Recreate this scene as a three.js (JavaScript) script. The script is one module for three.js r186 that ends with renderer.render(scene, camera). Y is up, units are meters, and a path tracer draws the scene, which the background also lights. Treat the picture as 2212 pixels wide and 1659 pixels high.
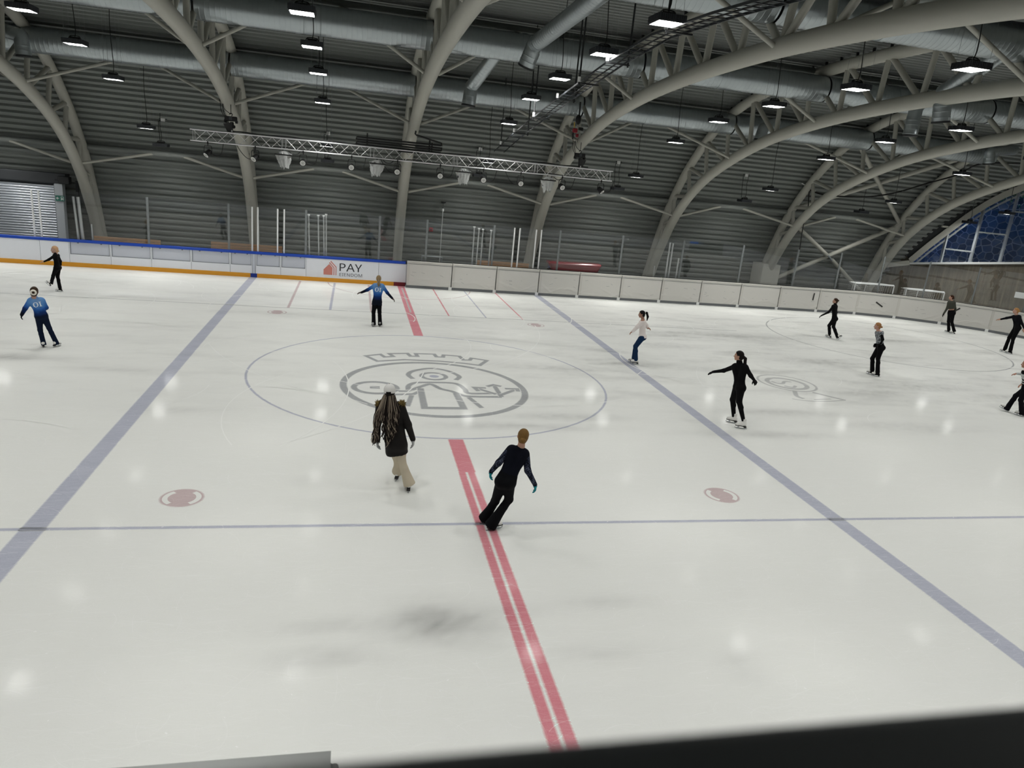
import * as THREE from 'three';
import { RoundedBoxGeometry } from 'three/addons/geometries/RoundedBoxGeometry.js';
import { mergeGeometries, toCreasedNormals } from 'three/addons/utils/BufferGeometryUtils.js';
import { ImprovedNoise } from 'three/addons/math/ImprovedNoise.js';
import { FontLoader } from 'three/addons/loaders/FontLoader.js';
import { TextGeometry } from 'three/addons/geometries/TextGeometry.js';
import { RectAreaLightUniformsLib } from 'three/addons/lights/RectAreaLightUniformsLib.js';

// ---------------------------------------------------------------- camera, sky, exposure
const scene = new THREE.Scene();
const camera = new THREE.PerspectiveCamera(55.96, 2212 / 1659, 0.02, 400);
camera.position.set(-2.06, 5.097, 17.755);
camera.rotation.order = 'YXZ';
camera.rotation.set(-0.2802, -0.2313, 0.0962);
camera.focus = 22;
camera.userData.fStop = 6.6;
scene.add(camera);
scene.background = new THREE.Color().setRGB(0.03, 0.25, 1.05);   // deep blue dusk, seen only through the gable glass
const renderer = new THREE.WebGLRenderer({ antialias: true });
renderer.toneMapping = THREE.LinearToneMapping;
renderer.toneMappingExposure = 1.0;
renderer.shadowMap.enabled = true;
RectAreaLightUniformsLib.init();
const LAMP_POWER = 33;            // candela of each high-bay lamp, thrown down in a wide cone
const LAMP_COLOR = new THREE.Color().setRGB(1.0, 0.997, 0.962);

// ---------------------------------------------------------------- helpers
function rng(a) { return () => { a |= 0; a = (a + 0x6d2b79f5) | 0; let t = Math.imul(a ^ (a >>> 15), 1 | a); t = (t + Math.imul(t ^ (t >>> 7), 61 | t)) ^ t; return ((t ^ (t >>> 14)) >>> 0) / 4294967296; }; }
const noise = new ImprovedNoise();
const V = (x, y, z) => new THREE.Vector3(x, y, z);
const lerp = (a, b, t) => a + (b - a) * t, clamp = (x, a, b) => Math.min(b, Math.max(a, x));
const sstep = (a, b, x) => { const t = clamp((x - a) / (b - a), 0, 1); return t * t * (3 - 2 * t); };
const taken = {};
const numbered = (n) => { const k = taken[n] = (taken[n] ?? -1) + 1; return k ? `${n}_${String(k).padStart(3, '0')}` : n; };
function mat(hex, roughness = 0.6, metalness = 0, more = {}) { return new THREE.MeshPhysicalMaterial({ color: hex, roughness, metalness, ...more }); }
function geo(g) { const n = Array.isArray(g) ? mergeGeometries(g.map(plain)) : g; return n; }
function plain(g) { g = g.index ? g.toNonIndexed() : g; const o = new THREE.BufferGeometry(); for (const k of ['position', 'normal', 'uv']) if (g.attributes[k]) o.setAttribute(k, g.attributes[k]); if (!o.attributes.uv) o.setAttribute('uv', new THREE.BufferAttribute(new Float32Array(o.attributes.position.count * 2), 2)); return o; }
function part(name, g, m, parent, label) { const o = new THREE.Mesh(geo(g), m); o.name = name; o.castShadow = o.receiveShadow = true; if (label) o.userData.label = label; parent.add(o); return o; }
function thing(name, label, category, [x, y, z] = [0, 0, 0], turn = 0, group) { const o = new THREE.Group(); o.name = numbered(name); o.position.set(x, y, z); o.rotation.y = turn; o.userData = { label, category }; if (group) o.userData.group = group; scene.add(o); return o; }
function struct(name, g, m) { const o = g ? new THREE.Mesh(geo(g), m) : new THREE.Group(); o.name = name; o.userData.kind = 'structure'; o.castShadow = o.receiveShadow = true; scene.add(o); return o; }
function copy(root, [x, y, z], turn, label) { const c = root.clone(); c.userData = { ...root.userData }; c.name = numbered(root.name.replace(/_\d{3}$/, '')); c.position.set(x, y, z); c.rotation.y = turn; if (label) c.userData.label = label; scene.add(c); return c; }
const box = (w, h, d, x = 0, y = 0, z = 0) => new THREE.BoxGeometry(w, h, d).translate(x, y, z);
const rbox = (w, h, d, x = 0, y = 0, z = 0, r = 0.01) => new RoundedBoxGeometry(w, h, d, 2, r).translate(x, y, z);
function rod(a, b, r, seg = 10, r2 = r) { const d = b.clone().sub(a), g = new THREE.CylinderGeometry(r2, r, d.length(), seg, 1); g.translate(0, d.length() / 2, 0); g.applyQuaternion(new THREE.Quaternion().setFromUnitVectors(V(0, 1, 0), d.clone().normalize())); return g.translate(a.x, a.y, a.z); }
function pipe(pts, r, seg = 8, n = 0, tension = 0.5) { const c = new THREE.CatmullRomCurve3(pts, false, 'catmullrom', tension); return new THREE.TubeGeometry(c, n || pts.length * 6, r, seg, false); }
function beam(a, b, w, h) { const d = b.clone().sub(a), L = d.length(), g = new THREE.BoxGeometry(w, h, L); const m = new THREE.Matrix4().lookAt(a, b, V(0, 1, 0)); g.applyMatrix4(m); return g.translate((a.x + b.x) / 2, (a.y + b.y) / 2, (a.z + b.z) / 2); }
const interp = (T, x) => { if (x <= T[0][0]) return T[0][1]; for (let i = 1; i < T.length; i++) if (x <= T[i][0]) return lerp(T[i - 1][1], T[i][1], (x - T[i - 1][0]) / (T[i][0] - T[i - 1][0])); return T[T.length - 1][1]; };
const ORD = ['first', 'second', 'third', 'fourth', 'fifth', 'sixth', 'seventh', 'eighth', 'ninth', 'tenth', 'eleventh', 'twelfth', 'thirteenth', 'fourteenth', 'fifteenth', 'sixteenth', 'seventeenth', 'eighteenth', 'nineteenth', 'twentieth'];
function canvas(w, h) { const c = document.createElement('canvas'); c.width = w; c.height = h; return [c, c.getContext('2d')]; }
function tex(c, srgb = true, rx = 1, ry = 1) { const t = new THREE.CanvasTexture(c); if (srgb) t.colorSpace = THREE.SRGBColorSpace; t.wrapS = t.wrapT = THREE.RepeatWrapping; t.repeat.set(rx, ry); return t; }
// seamless value noise drawn into a canvas: grey levels around a mean, stretched sx : sy
function grain(size, cells, seed, lo, hi) {
  const [c, g] = canvas(size, size), R = rng(seed);
  for (const [nx, ny, a] of cells) {
    const [s, k] = canvas(nx + 2, ny + 2), d = k.createImageData(nx + 2, ny + 2), val = Array.from({ length: nx * ny }, () => lo + (hi - lo) * R());
    for (let y = 0, i = 0; y < ny + 2; y++) for (let x = 0; x < nx + 2; x++, i += 4) { d.data[i] = d.data[i + 1] = d.data[i + 2] = val[((y + ny - 1) % ny) * nx + (x + nx - 1) % nx]; d.data[i + 3] = 255; }
    k.putImageData(d, 0, 0); g.globalAlpha = a; g.imageSmoothingEnabled = true; g.drawImage(s, -size / nx, -size / ny, size * (nx + 2) / nx, size * (ny + 2) / ny);
  }
  g.globalAlpha = 1; return [c, g];
}

// ---------------------------------------------------------------- ice: tile textures
const TILE = 6.5;                                    // metres covered by one repeat of the ice texture
function scratches(g, size, seed, n, color, wide, horizontal) {
  const R = rng(seed); g.strokeStyle = color; g.lineCap = 'round';
  for (let i = 0; i < n; i++) {
    const x = R() * size, y = R() * size, L = size * (0.02 + 0.1 * R() * R()), a = horizontal ? (R() - 0.5) * 0.5 + (R() < 0.12 ? R() * 3 : 0) : R() * 6.28, k = (R() - 0.5) * 0.8;
    g.globalAlpha = 0.08 + 0.4 * R() * R(); g.lineWidth = wide * (0.5 + R());
    for (const [ox, oy] of [[0, 0], [-size, 0], [0, -size]]) { g.beginPath(); g.moveTo(x + ox, y + oy); g.quadraticCurveTo(x + ox + Math.cos(a) * L * 0.5 - Math.sin(a) * L * k, y + oy + Math.sin(a) * L * 0.5 + Math.cos(a) * L * k, x + ox + Math.cos(a) * L, y + oy + Math.sin(a) * L); g.stroke(); }
  }
  g.globalAlpha = 1;
}
function specks(g, size, seed, n) { const R = rng(seed); for (let i = 0; i < n; i++) { g.fillStyle = '#fff'; g.globalAlpha = 0.25 + 0.6 * R(); const r = 0.6 + 1.8 * R() * R(); g.beginPath(); g.ellipse(R() * size, R() * size, r * (1 + R() * 2), r, R() * 3, 0, 7); g.fill(); } g.globalAlpha = 1; }
function iceTile(base, seed, mix, n) {
  const S = 2048, [c, g] = canvas(S, S);
  g.fillStyle = base; g.fillRect(0, 0, S, S);
  const [gr] = grain(S, [[9, 22, 1], [26, 90, 0.5], [90, 512, 0.45], [900, 1024, 0.35]], seed, 0, 255);
  g.globalCompositeOperation = 'soft-light'; g.globalAlpha = mix; g.drawImage(gr, 0, 0); g.globalCompositeOperation = 'source-over'; g.globalAlpha = 1;
  scratches(g, S, seed + 1, n, '#ffffff', 1.5, true); scratches(g, S, seed + 3, n >> 2, '#ffffff', 1.1, false);
  specks(g, S, seed + 4, 260);
  return tex(c, true);
}
const iceMap = iceTile('#eeefeb', 11, 0.18, 1700);
const redMap = iceTile('#da8b95', 31, 0.3, 2600);
const blueMap = iceTile('#b9bcca', 51, 0.3, 2600);
const greyMap = iceTile('#a9abac', 71, 0.26, 1600);
const paleMap = iceTile('#c3c4c3', 131, 0.26, 1600);
const pinkMap = iceTile('#cbb9b9', 91, 0.26, 1600);
const iceBump = (() => { const S = 1024, [c, g] = grain(S, [[24, 60, 1], [120, 300, 0.4], [420, 1024, 0.45]], 5, 40, 215); scratches(g, S, 8, 1500, '#000', 0.9, true); scratches(g, S, 9, 900, '#fff', 0.8, true); return tex(c, false); })();
const iceRough = (() => { const S = 1024, [c, g] = grain(S, [[10, 22, 1], [40, 120, 0.5], [256, 1024, 0.5]], 15, 70, 150); scratches(g, S, 18, 1200, '#fff', 1.0, true); return tex(c, false); })();
// how glossy the film of water on the ice is: wet where it is skated, dull frost near the camera side, in drifting patches
const iceGloss = (() => { const w = 480, h = 224, d = new Uint8Array(w * h * 4); for (let j = 0; j < h; j++) for (let i = 0; i < w; i++) { const x = (i / w - 0.5) * 60, z = (j / h - 0.5) * 28, n = noise.noise(x * 0.35, z * 0.6, 71) + 0.6 * noise.noise(x * 1.1, z * 1.9, 12), v = 255 * clamp(0.8 + 0.3 * n - 0.62 * sstep(3.5, 7.5, z + n * 1.5), 0.1, 1), k = (j * w + i) * 4; d[k] = d[k + 1] = d[k + 2] = v; d[k + 3] = 255; } const t = new THREE.DataTexture(d, w, h); t.magFilter = THREE.LinearFilter; t.channel = 1; t.needsUpdate = true; return t; })();
function iceMat(map, name) { return new THREE.MeshPhysicalMaterial({ map, name, roughness: 0.8, bumpMap: iceBump, bumpScale: 0.0012, ior: 1.31, clearcoat: 0.34, clearcoatMap: iceGloss, clearcoatRoughness: 0.22, clearcoatRoughnessMap: iceRough, vertexColors: true }); }
const M = {
  ice: iceMat(iceMap, '#eeefeb'), red: iceMat(redMap, '#da8b95'), blue: iceMat(blueMap, '#b9bcca'), grey: iceMat(greyMap, '#a9abac'), pink: iceMat(pinkMap, '#cbb9b9'), pale: iceMat(paleMap, '#c3c4c3'),
  tube: mat('#a5a49b', 0.5), galv: mat('#a9b0b3', 0.36, 0.85), alu: mat('#d9dadb', 0.35, 0.8), black: mat('#0c0c0d', 0.55), dark: mat('#1c1e20', 0.6), hose: mat('#08080a', 0.6),
  white: mat('#e6e7e6', 0.5), boardWhite: mat('#e8ebf2', 0.35), boardGrey: mat('#c7cbd6', 0.3), blueCap: mat('#1346b4', 0.35), yellow: mat('#dd9a1f', 0.4), kickBlue: mat('#0d2f8c', 0.4), kickRed: mat('#6d0d1c', 0.4),
  seam: mat('#6d7178', 0.7), post: mat('#eceded', 0.35), steel: mat('#9a9fa3', 0.4, 0.6), wood: null, lamp: mat('#3b3e42', 0.5, 0.2),
  wire: mat('#8b8f90', 0.4, 0.6), glow: new THREE.MeshPhysicalMaterial({ color: '#ffffff', emissive: LAMP_COLOR, emissiveIntensity: 18, roughness: 0.5 }),
  gore: mat('#7c1220', 0.22, 0, { clearcoat: 0.6, clearcoatRoughness: 0.2 }), rail: mat('#3d4143', 0.5),
};
// tone of the ice: cut-up, wet and snowy places, plus light painted along the boards, as multipliers on the white
const PATCH = [[-0.96, 10.45, 0.62, 0.30, 0.42], [-0.72, 10.3, 0.95, 0.17, 0.16], [-2.2, 10.42, 0.75, 0.16, 0.13], [-2.3, 10.98, 0.6, 0.18, 0.15], [1.1, 10.15, 0.55, 0.14, 0.12], [0.73, 11.15, 0.5, 0.14, 0.1], [2.4, 11.5, 0.25, 0.3, 0.1], [-5.4, 3.06, 0.8, 0.2, 0.12], [2.8, 3.0, 1.2, 0.22, 0.2], [2.74, 1.65, 1.2, 0.2, 0.16], [1.6, 3.7, 1.6, 0.2, 0.2], [4.2, -1.2, 1.6, 0.25, 0.14], [12.5, -6.85, 2.2, 0.32, 0.3], [9.3, -6.3, 1.5, 0.25, 0.2], [8.6, -4.6, 1.4, 0.3, 0.16], [19.1, -7.4, 1.6, 0.3, 0.16], [12.3, 0.4, 1.5, 0.35, 0.2], [8.5, 2.3, 1.6, 0.25, 0.22], [7.2, 3.9, 1.7, 0.2, 0.18], [9.2, -1.7, 1.5, 0.3, 0.18], [13.3, -3.4, 1.6, 0.4, 0.17], [-9.9, -0.4, 0.9, 0.25, 0.28], [-7.7, 0.3, 0.8, 0.2, 0.14], [-9.3, -8.3, 1.8, 0.25, 0.1], [15.4, -0.6, 1.6, 0.4, 0.18], [11.5, 3.2, 1.8, 0.35, 0.12], [17.5, 0.4, 1.8, 0.4, 0.16], [6.4, -2.0, 1.4, 0.3, 0.14], [-2.5, -6.8, 2.4, 0.5, 0.08], [18, -9, 2.5, 0.5, 0.08]];
function wearAndLight(x, z) {
  const w = noise.noise(x * 0.45, z * 1.5, 3) * 0.5 + noise.noise(x * 1.3, z * 4.2, 9) * 0.35, f = noise.noise(x * 5, z * 17, 1);
  let d = 0;
  for (const [px, pz, rx, rz, s] of PATCH) { const u = (x - px) / rx + w * 0.45, v = (z - pz) / rz + w * 0.9, q = u * u + v * v; if (q < 5) d = Math.max(d, s * Math.exp(-q * 0.9) * (0.85 + 0.5 * f)); }
  const far = sstep(5, -1, z) * (0.5 + 0.5 * sstep(-2, 8, x));          // the skated-up middle and far part carries streaks of wear
  d += far * 0.2 * Math.max(0, noise.noise(x * 0.33, z * 1.25, 21) + 0.6 * noise.noise(x * 1.1, z * 3.9, 5) + 0.25 * f) + far * 0.07 * Math.max(0, noise.noise(x * 1.7, z * 7.5, 51) + 0.5 * f - 0.1);
  const snow = 0.05 * far * Math.max(0, noise.noise(x * 0.7 + 40, z * 2.6, 14));
  const cloud = 0.03 * noise.noise(x * 0.22, z * 0.3, 33);
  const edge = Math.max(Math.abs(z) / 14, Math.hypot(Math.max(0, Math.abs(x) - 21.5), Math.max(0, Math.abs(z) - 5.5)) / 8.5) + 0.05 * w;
  return clamp(0.9 + 0.08 * sstep(0.7, 0.92, edge) - d + snow + cloud, 0.4, 1);   // brighter lamp light along the boards is painted into the ice colour
}
function paintIce(g, A) {
  const N = 3, p = g.attributes.position, c = new Float32Array(p.count * N), uv = new Float32Array(p.count * 2);
  for (let i = 0; i < p.count; i++) { const x = p.getX(i), z = p.getZ(i), w = wearAndLight(x, z); c[i * N] = w; c[i * N + 1] = w; c[i * N + 2] = w; uv[i * 2] = x / TILE; uv[i * 2 + 1] = z / TILE; }
  g.setAttribute('color', new THREE.BufferAttribute(c, N)); g.setAttribute('uv', new THREE.BufferAttribute(uv, 2)); g.setAttribute('uv1', new THREE.BufferAttribute(uv.map((q, i) => i % 2 ? 0.5 + q * TILE / 28 : 0.5 + q * TILE / 60), 2)); if (A) g.setAttribute('al', new THREE.Float32BufferAttribute(A, 1)); return g;
}
function gridXZ(x0, x1, z0, z1, step) { const nx = Math.ceil((x1 - x0) / step), nz = Math.ceil((z1 - z0) / step), g = new THREE.PlaneGeometry(x1 - x0, z1 - z0, nx, nz).rotateX(-Math.PI / 2); return g.translate((x0 + x1) / 2, 0, (z0 + z1) / 2); }
const floor = struct('floor');
part('ice_base', box(68, 0.3, 33, 0, -0.16, 0), mat('#d5d7d5', 0.6), floor);
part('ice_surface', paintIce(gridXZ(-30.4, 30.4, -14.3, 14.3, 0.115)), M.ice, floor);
// ribbon of paint along a polyline, lying in the ice a hair above the base; its rim is blurred by the ice over it
function ribbon(pts, w, closed = false, y = 0.0012, soft = Math.min(0.016, w * 0.25)) {
  const P = [], A = [], I = [], n = pts.length, cols = [[-w / 2 - soft, 0], [-w / 2 + soft, 1], [w / 2 - soft, 1], [w / 2 + soft, 0]];
  const at = (i) => closed ? pts[(i + n) % n] : pts[clamp(i, 0, n - 1)];
  for (let i = 0; i < n; i++) {
    const a = at(i - 1), b = pts[i], c = at(i + 1);
    let d1 = [b[0] - a[0], b[1] - a[1]], d2 = [c[0] - b[0], c[1] - b[1]];
    const l1 = Math.hypot(...d1), l2 = Math.hypot(...d2); if (l1 < 1e-6) d1 = d2.map((x) => x / l2); else d1 = d1.map((x) => x / l1); if (l2 < 1e-6) d2 = d1; else d2 = d2.map((x) => x / l2);
    let m = [-(d1[1] + d2[1]), d1[0] + d2[0]]; const l = Math.hypot(...m) || 1; m = m.map((x) => x / l);
    const k = 1 / Math.max(0.45, m[0] * -d2[1] + m[1] * d2[0]);
    for (const [o, al] of cols) { P.push(b[0] - m[0] * o * k, y, b[1] - m[1] * o * k); A.push(al); }
  }
  for (let i = 0; i < (closed ? n : n - 1); i++) for (let c = 0; c < 3; c++) { const a = i * 4 + c, b = ((i + 1) % n) * 4 + c; I.push(a, b, a + 1, b, b + 1, a + 1); }
  return flatUp(P, A, I);
}
function flatUp(P, A, I) {                                          // every triangle faces up; alpha goes into the vertex colours
  const g = new THREE.BufferGeometry(); g.setAttribute('position', new THREE.Float32BufferAttribute(P, 3)); g.setIndex(I);
  const nrm = new Float32Array(P.length); for (let i = 1; i < nrm.length; i += 3) nrm[i] = 1; g.setAttribute('normal', new THREE.BufferAttribute(nrm, 3));
  const t = g.attributes.position, ix = g.index.array;
  for (let i = 0; i < ix.length; i += 3) { const [a, b, c] = [ix[i], ix[i + 1], ix[i + 2]], cr = (t.getX(b) - t.getX(a)) * (t.getZ(c) - t.getZ(a)) - (t.getZ(b) - t.getZ(a)) * (t.getX(c) - t.getX(a)); if (cr > 0) { ix[i + 1] = c; ix[i + 2] = b; } }
  return paintIce(g, A);
}
const line = (a, b, n = 40) => Array.from({ length: n + 1 }, (_, i) => [lerp(a[0], b[0], i / n), lerp(a[1], b[1], i / n)]);
const arc = (cx, cz, rx, rz, a0 = 0, a1 = 2 * Math.PI, n = 72) => Array.from({ length: n }, (_, i) => { const t = lerp(a0, a1, i / (a1 - a0 > 6.28 ? n : n - 1)); return [cx + rx * Math.cos(t), cz + rz * Math.sin(t)]; });
const mergeIce = (list) => { const out = new THREE.BufferGeometry(), gs = list.map((g) => g.toNonIndexed()); for (const k of ['position', 'normal', 'uv', 'uv1', 'color', 'al']) { const it = gs[0].attributes[k].itemSize, a = new Float32Array(gs.reduce((s, g) => s + g.attributes[k].array.length, 0)); let o = 0; for (const g of gs) { a.set(g.attributes[k].array, o); o += g.attributes[k].array.length; } out.setAttribute(k, new THREE.BufferAttribute(a, it)); } return out; };
const lin = (h) => new THREE.Color(h), ICE = lin('#eeefeb');
function mark(name, g, m, label) {                                  // the rim of a mark fades from its own paint into the white of the ice
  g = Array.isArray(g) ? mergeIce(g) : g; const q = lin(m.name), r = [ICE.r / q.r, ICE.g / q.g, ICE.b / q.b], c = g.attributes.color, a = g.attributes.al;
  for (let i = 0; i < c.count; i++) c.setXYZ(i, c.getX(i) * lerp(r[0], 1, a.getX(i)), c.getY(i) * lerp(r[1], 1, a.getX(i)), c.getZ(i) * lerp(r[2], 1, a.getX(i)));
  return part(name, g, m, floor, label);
}
// red centre line: solid to the dot of the circle, then two stripes with a pale slit, broken inside the circle
mark('centre_line', [ribbon(line([0.03, 4.5], [0.03, 6.1]), 0.3), ribbon(line([-0.066, 6.1], [-0.066, 14]), 0.125), ribbon(line([0.1, 6.1], [0.1, 14]), 0.125), ribbon(line([0.03, -14], [0.03, -4.5]), 0.3)], M.red, 'wide red centre line painted in the ice');
mark('slit', ribbon(line([0.05, -13.6], [0.05, -8.2]), 0.035, false, 0.002), M.grey, 'thin grey line in the red centre line');
for (const s of [-1, 1]) mark('blue_line', ribbon(line([s * 6.1, -14], [s * 6.1, 14], 120), 0.3), M.blue, s < 0 ? 'wide blue line, left of the circle' : 'wide blue line, right of the circle');
mark('side_line', ribbon(line([-30, 8.03], [30, 8.03], 160), 0.075), M.blue, 'thin blue line across the near ice');
mark('side_line', ribbon(line([-14.5, -7.9], [12.9, -7.9], 130), 0.05), M.grey, 'thin grey line across the far ice');
mark('centre_circle', ribbon(arc(0, 0, 4.46, 4.46), 0.055, true), M.blue);
mark('referee_arc', ribbon(arc(0, -14, 3.05, 3.05, 0.03, Math.PI - 0.03), 0.045), M.pink);
for (const [x, m] of [[-4.18, M.pink], [-2.77, M.blue], [-1.35, M.pink], [1.41, M.red], [2.78, M.blue], [4.18, M.red]]) mark('short_line', ribbon(line([x, -13.8], [x, -7.92]), x < 0 ? 0.09 : 0.055), m);
mark('end_circle', ribbon(arc(19.2, -7.4, 4.55, 4.55), 0.05, true), M.grey);
mark('end_circle', ribbon(arc(-19.2, -7.4, 4.55, 4.55), 0.05, true), M.grey);
function disc(cx, cz, r, y = 0.0014) { const P = [cx, y, cz], A = [1], I = [], n = 40; for (let i = 0; i < n; i++) { const a = i / n * 2 * Math.PI; for (const [q, al] of [[r - 0.016, 1], [r + 0.016, 0]]) { P.push(cx + q * Math.cos(a), y, cz + q * Math.sin(a)); A.push(al); } const o = 1 + i * 2, p = 1 + ((i + 1) % n) * 2; I.push(0, o, p, o, o + 1, p, o + 1, p + 1, p); } return flatUp(P, A, I); }
for (const [x, z] of [[-4.45, 7.09], [4.46, 7.07], [-4.46, -7.07], [4.46, -7.07]]) {
  const bow = (s) => { const P = []; for (let i = 0; i <= 14; i++) { const t = lerp(-0.95, 0.95, i / 14); P.push([x + s * 0.235 * Math.cos(t), z + 0.235 * Math.sin(t)]); } return ribbon(P, 0.05, false, 0.0022); };
  const d = mark('faceoff_spot', disc(x, z, 0.31), M.pink); part('bow', mergeIce([bow(-1), bow(1)]), M.ice, d);
}
// club emblem: millstone, arrows, robed figure and mural crown in grey line work
const EM = {
  crown: [[-1.63, -1.76], [-1.23, -1.98], [-1.12, -1.71], [-0.88, -1.8], [-0.98, -2.1], [-0.47, -2.21], [-0.4, -1.91], [-0.21, -1.92], [-0.23, -2.22], [0.29, -2.24], [0.33, -1.94], [0.51, -1.94], [0.56, -2.19], [1, -2.12], [1.06, -1.71], [1.24, -1.72], [1.33, -1.95], [1.74, -1.75], [1.44, -1.19], [1.05, -1.34], [0.37, -1.48], [-0.6, -1.5], [-1.33, -1.24]],
  shoulder: [[-0.68, 1.31], [-0.65, 0.95], [-0.5, 0.7], [-0.24, 0.62], [0.39, 0.59], [0.6, 0.73], [0.7, 1.1], [0.77, 1.42], [1.45, 1.36]], scarf: [[-0.92, 1.4], [-0.68, 1.35], [-0.37, 1], [-0.1, 0.76], [0.11, 1.12], [0.35, 1.3], [0.52, 1.52], [0.74, 1.67], [1.51, 1.64]],
  arm: [[-1.25, 1.72], [-0.58, 1.6], [-0.34, 1.28]], robe: [[-0.38, 1.12], [-0.41, 2.59], [0.47, 2.56], [0.44, 1.45]], hem: [[-0.63, 1.7], [-0.78, 2.51]], cape: [[0.7, 1.74], [0.89, 2.5]],
  shaft: [[1.51, 1.64], [1.5, 0.66]], tip: [[1.3, 0.81], [1.5, 0.65], [1.67, 0.77]], shaft2: [[1.42, 1.44], [0.97, 0.95]], tip2: [[1.25, 0.95], [0.96, 0.93], [1.02, 1.23]], shaft3: [[1.54, 1.47], [2.03, 0.97]], tip3: [[1.73, 0.95], [2.04, 0.95], [2.02, 1.16]], halo: [[-0.5, 0.33], [-0.59, -0.02], [-0.46, -0.36], [-0.13, -0.63], [0.15, -0.69], [0.45, -0.53], [0.65, -0.22], [0.71, 0.04], [0.58, 0.32]],
};
const smoothPts = (p, n = 6) => new THREE.CatmullRomCurve3(p.map(([x, z]) => V(x, 0, z)), false, 'catmullrom', 0.5).getPoints(p.length * n).map((v) => [v.x, v.z]);
mark('emblem', [ribbon(arc(0, 0.95, 2.19, 2.2), 0.165, true, 0.0016), ribbon(EM.crown, 0.12, true, 0.0016), ribbon(smoothPts(EM.halo), 0.13, false, 0.0016), ribbon(arc(0.05, 0.04, 0.31, 0.31), 0.12, true, 0.0018), ribbon(arc(-1.44, 1.17, 0.5, 0.46), 0.14, true, 0.0016), ribbon([[-1.57, 1.15], [-1.34, 1.15]], 0.19, false, 0.0016),
  ...['shoulder', 'scarf'].map((k, i) => ribbon(smoothPts(EM[k], 4), 0.13, false, 0.0019 + i * 0.0003)), ...['arm', 'robe', 'hem', 'cape', 'shaft', 'tip', 'shaft2', 'tip2', 'shaft3', 'tip3'].map((k, i) => ribbon(EM[k], k === 'robe' ? 0.16 : 0.12, false, 0.0025 + i * 0.0002))], M.grey, 'grey club emblem with crown, millstone and arrows');
mark('emblem_dot', disc(0.06, 0.05, 0.12, 0.002), M.blue);
mark('emblem', [ribbon(arc(10.48, -0.48, 0.82, 0.84), 0.07, true, 0.0016), ribbon(arc(10.45, -0.42, 0.56, 0.56), 0.14, true, 0.0016), ribbon(smoothPts([[10.05, -0.6], [10.12, -0.42], [10.3, -0.4], [10.5, -0.62], [10.72, -0.62]]), 0.1, false, 0.002), ribbon(smoothPts([[10.2, -0.15], [10.4, -0.02], [10.6, -0.2]]), 0.1, false, 0.0023), ribbon(smoothPts([[10.22, 0.34], [9.98, 0.82], [10.04, 1.06]]), 0.13, false, 0.002), ribbon(smoothPts([[9.66, 1.1], [10, 1.25], [10.62, 1.24], [11.3, 1.1]]), 0.05, false, 0.0026), ribbon(smoothPts([[10.74, 0.42], [11.02, 0.76], [11.32, 1.1]]), 0.12, false, 0.0022), ribbon([[10.33, 1.1], [10.91, 1.02]], 0.06, false, 0.003)], M.pale, 'small round grey logo with a tail, right of the blue line');
// long skate tracks: thin white arcs cut into the surface
{
  const R = rng(404), pale = [];
  for (let i = 0; i < 130; i++) { const cx = -14 + 38 * R(), cz = -13 + 20 * R() * R() + 3 * R(), r = 1.5 + 9 * R() * R(), a0 = R() * 6.28, a1 = a0 + (0.25 + 0.9 * R()) * Math.min(1, 3.5 / r) * 2, P = arc(cx, cz, r, r * (0.75 + 0.4 * R()), a0, a1, 26).filter(([x, z]) => Math.abs(x) < 27 && z > -13.4 && z < 5); if (P.length > 6) pale.push(ribbon(P, 0.012 + 0.014 * R(), false, 0.0031 + i * 1e-5, 0.004)); }
  mark('skate_tracks', pale, iceMat(iceTile('#f6f7f4', 171, 0.1, 200), '#f6f7f4'), 'white skate tracks cut in the ice').userData.kind = 'stuff';
}

// ---------------------------------------------------------------- the hall: deck, gable wall, walls
const ZC = 2.86, STEP = 6.4;
const LOW = [[-17.35, 0], [-17.12, 0.5], [-16.85, 1.1], [-16.45, 1.95], [-16, 2.65], [-15.5, 3.38], [-15, 3.96], [-14, 4.82], [-13, 5.46], [-12, 5.95], [-10, 6.67], [-8, 7.2], [-6, 7.55], [-4, 7.8], [-2, 7.96], [0, 8.06], [ZC, 8.12]];
const UPP = [[-17.95, 0], [-17.62, 0.6], [-17.25, 1.5], [-17.0, 2.1], [-16.5, 3.2], [-15.9, 4.32], [-14.9, 5.6], [-14.1, 6.4], [-12.4, 7.68], [-10.75, 8.42], [-8.5, 8.95], [-6, 9.22], [-4.2, 9.34], [-2.5, 9.41], [0, 9.46], [ZC, 9.48]];
function profile(T, n) { const full = [...T.map(([z, y]) => V(0, y, z)), ...T.slice(0, -1).reverse().map(([z, y]) => V(0, y, 2 * ZC - z))]; return new THREE.CatmullRomCurve3(full, false, 'centripetal').getSpacedPoints(n); }
function offset(P, d) { return P.map((p, i) => { const a = P[Math.max(0, i - 1)], b = P[Math.min(P.length - 1, i + 1)], t = b.clone().sub(a).normalize(); return V(0, p.y + t.z * d, p.z - t.y * d); }); }
const lowPts = profile(LOW, 120), uppPts = profile(UPP, 120);
const GX0 = 27.6, GZ0 = -16.8;                                      // the gable wall starts here and runs off at 45 degrees
const xEnd = (z) => Math.min(33.2, Math.max(GX0 + (z - GZ0) + 0.45, 26.4));
const deckMat = mat('#797d7a', 0.55), shellMat = mat('#6f7370', 0.8);
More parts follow.
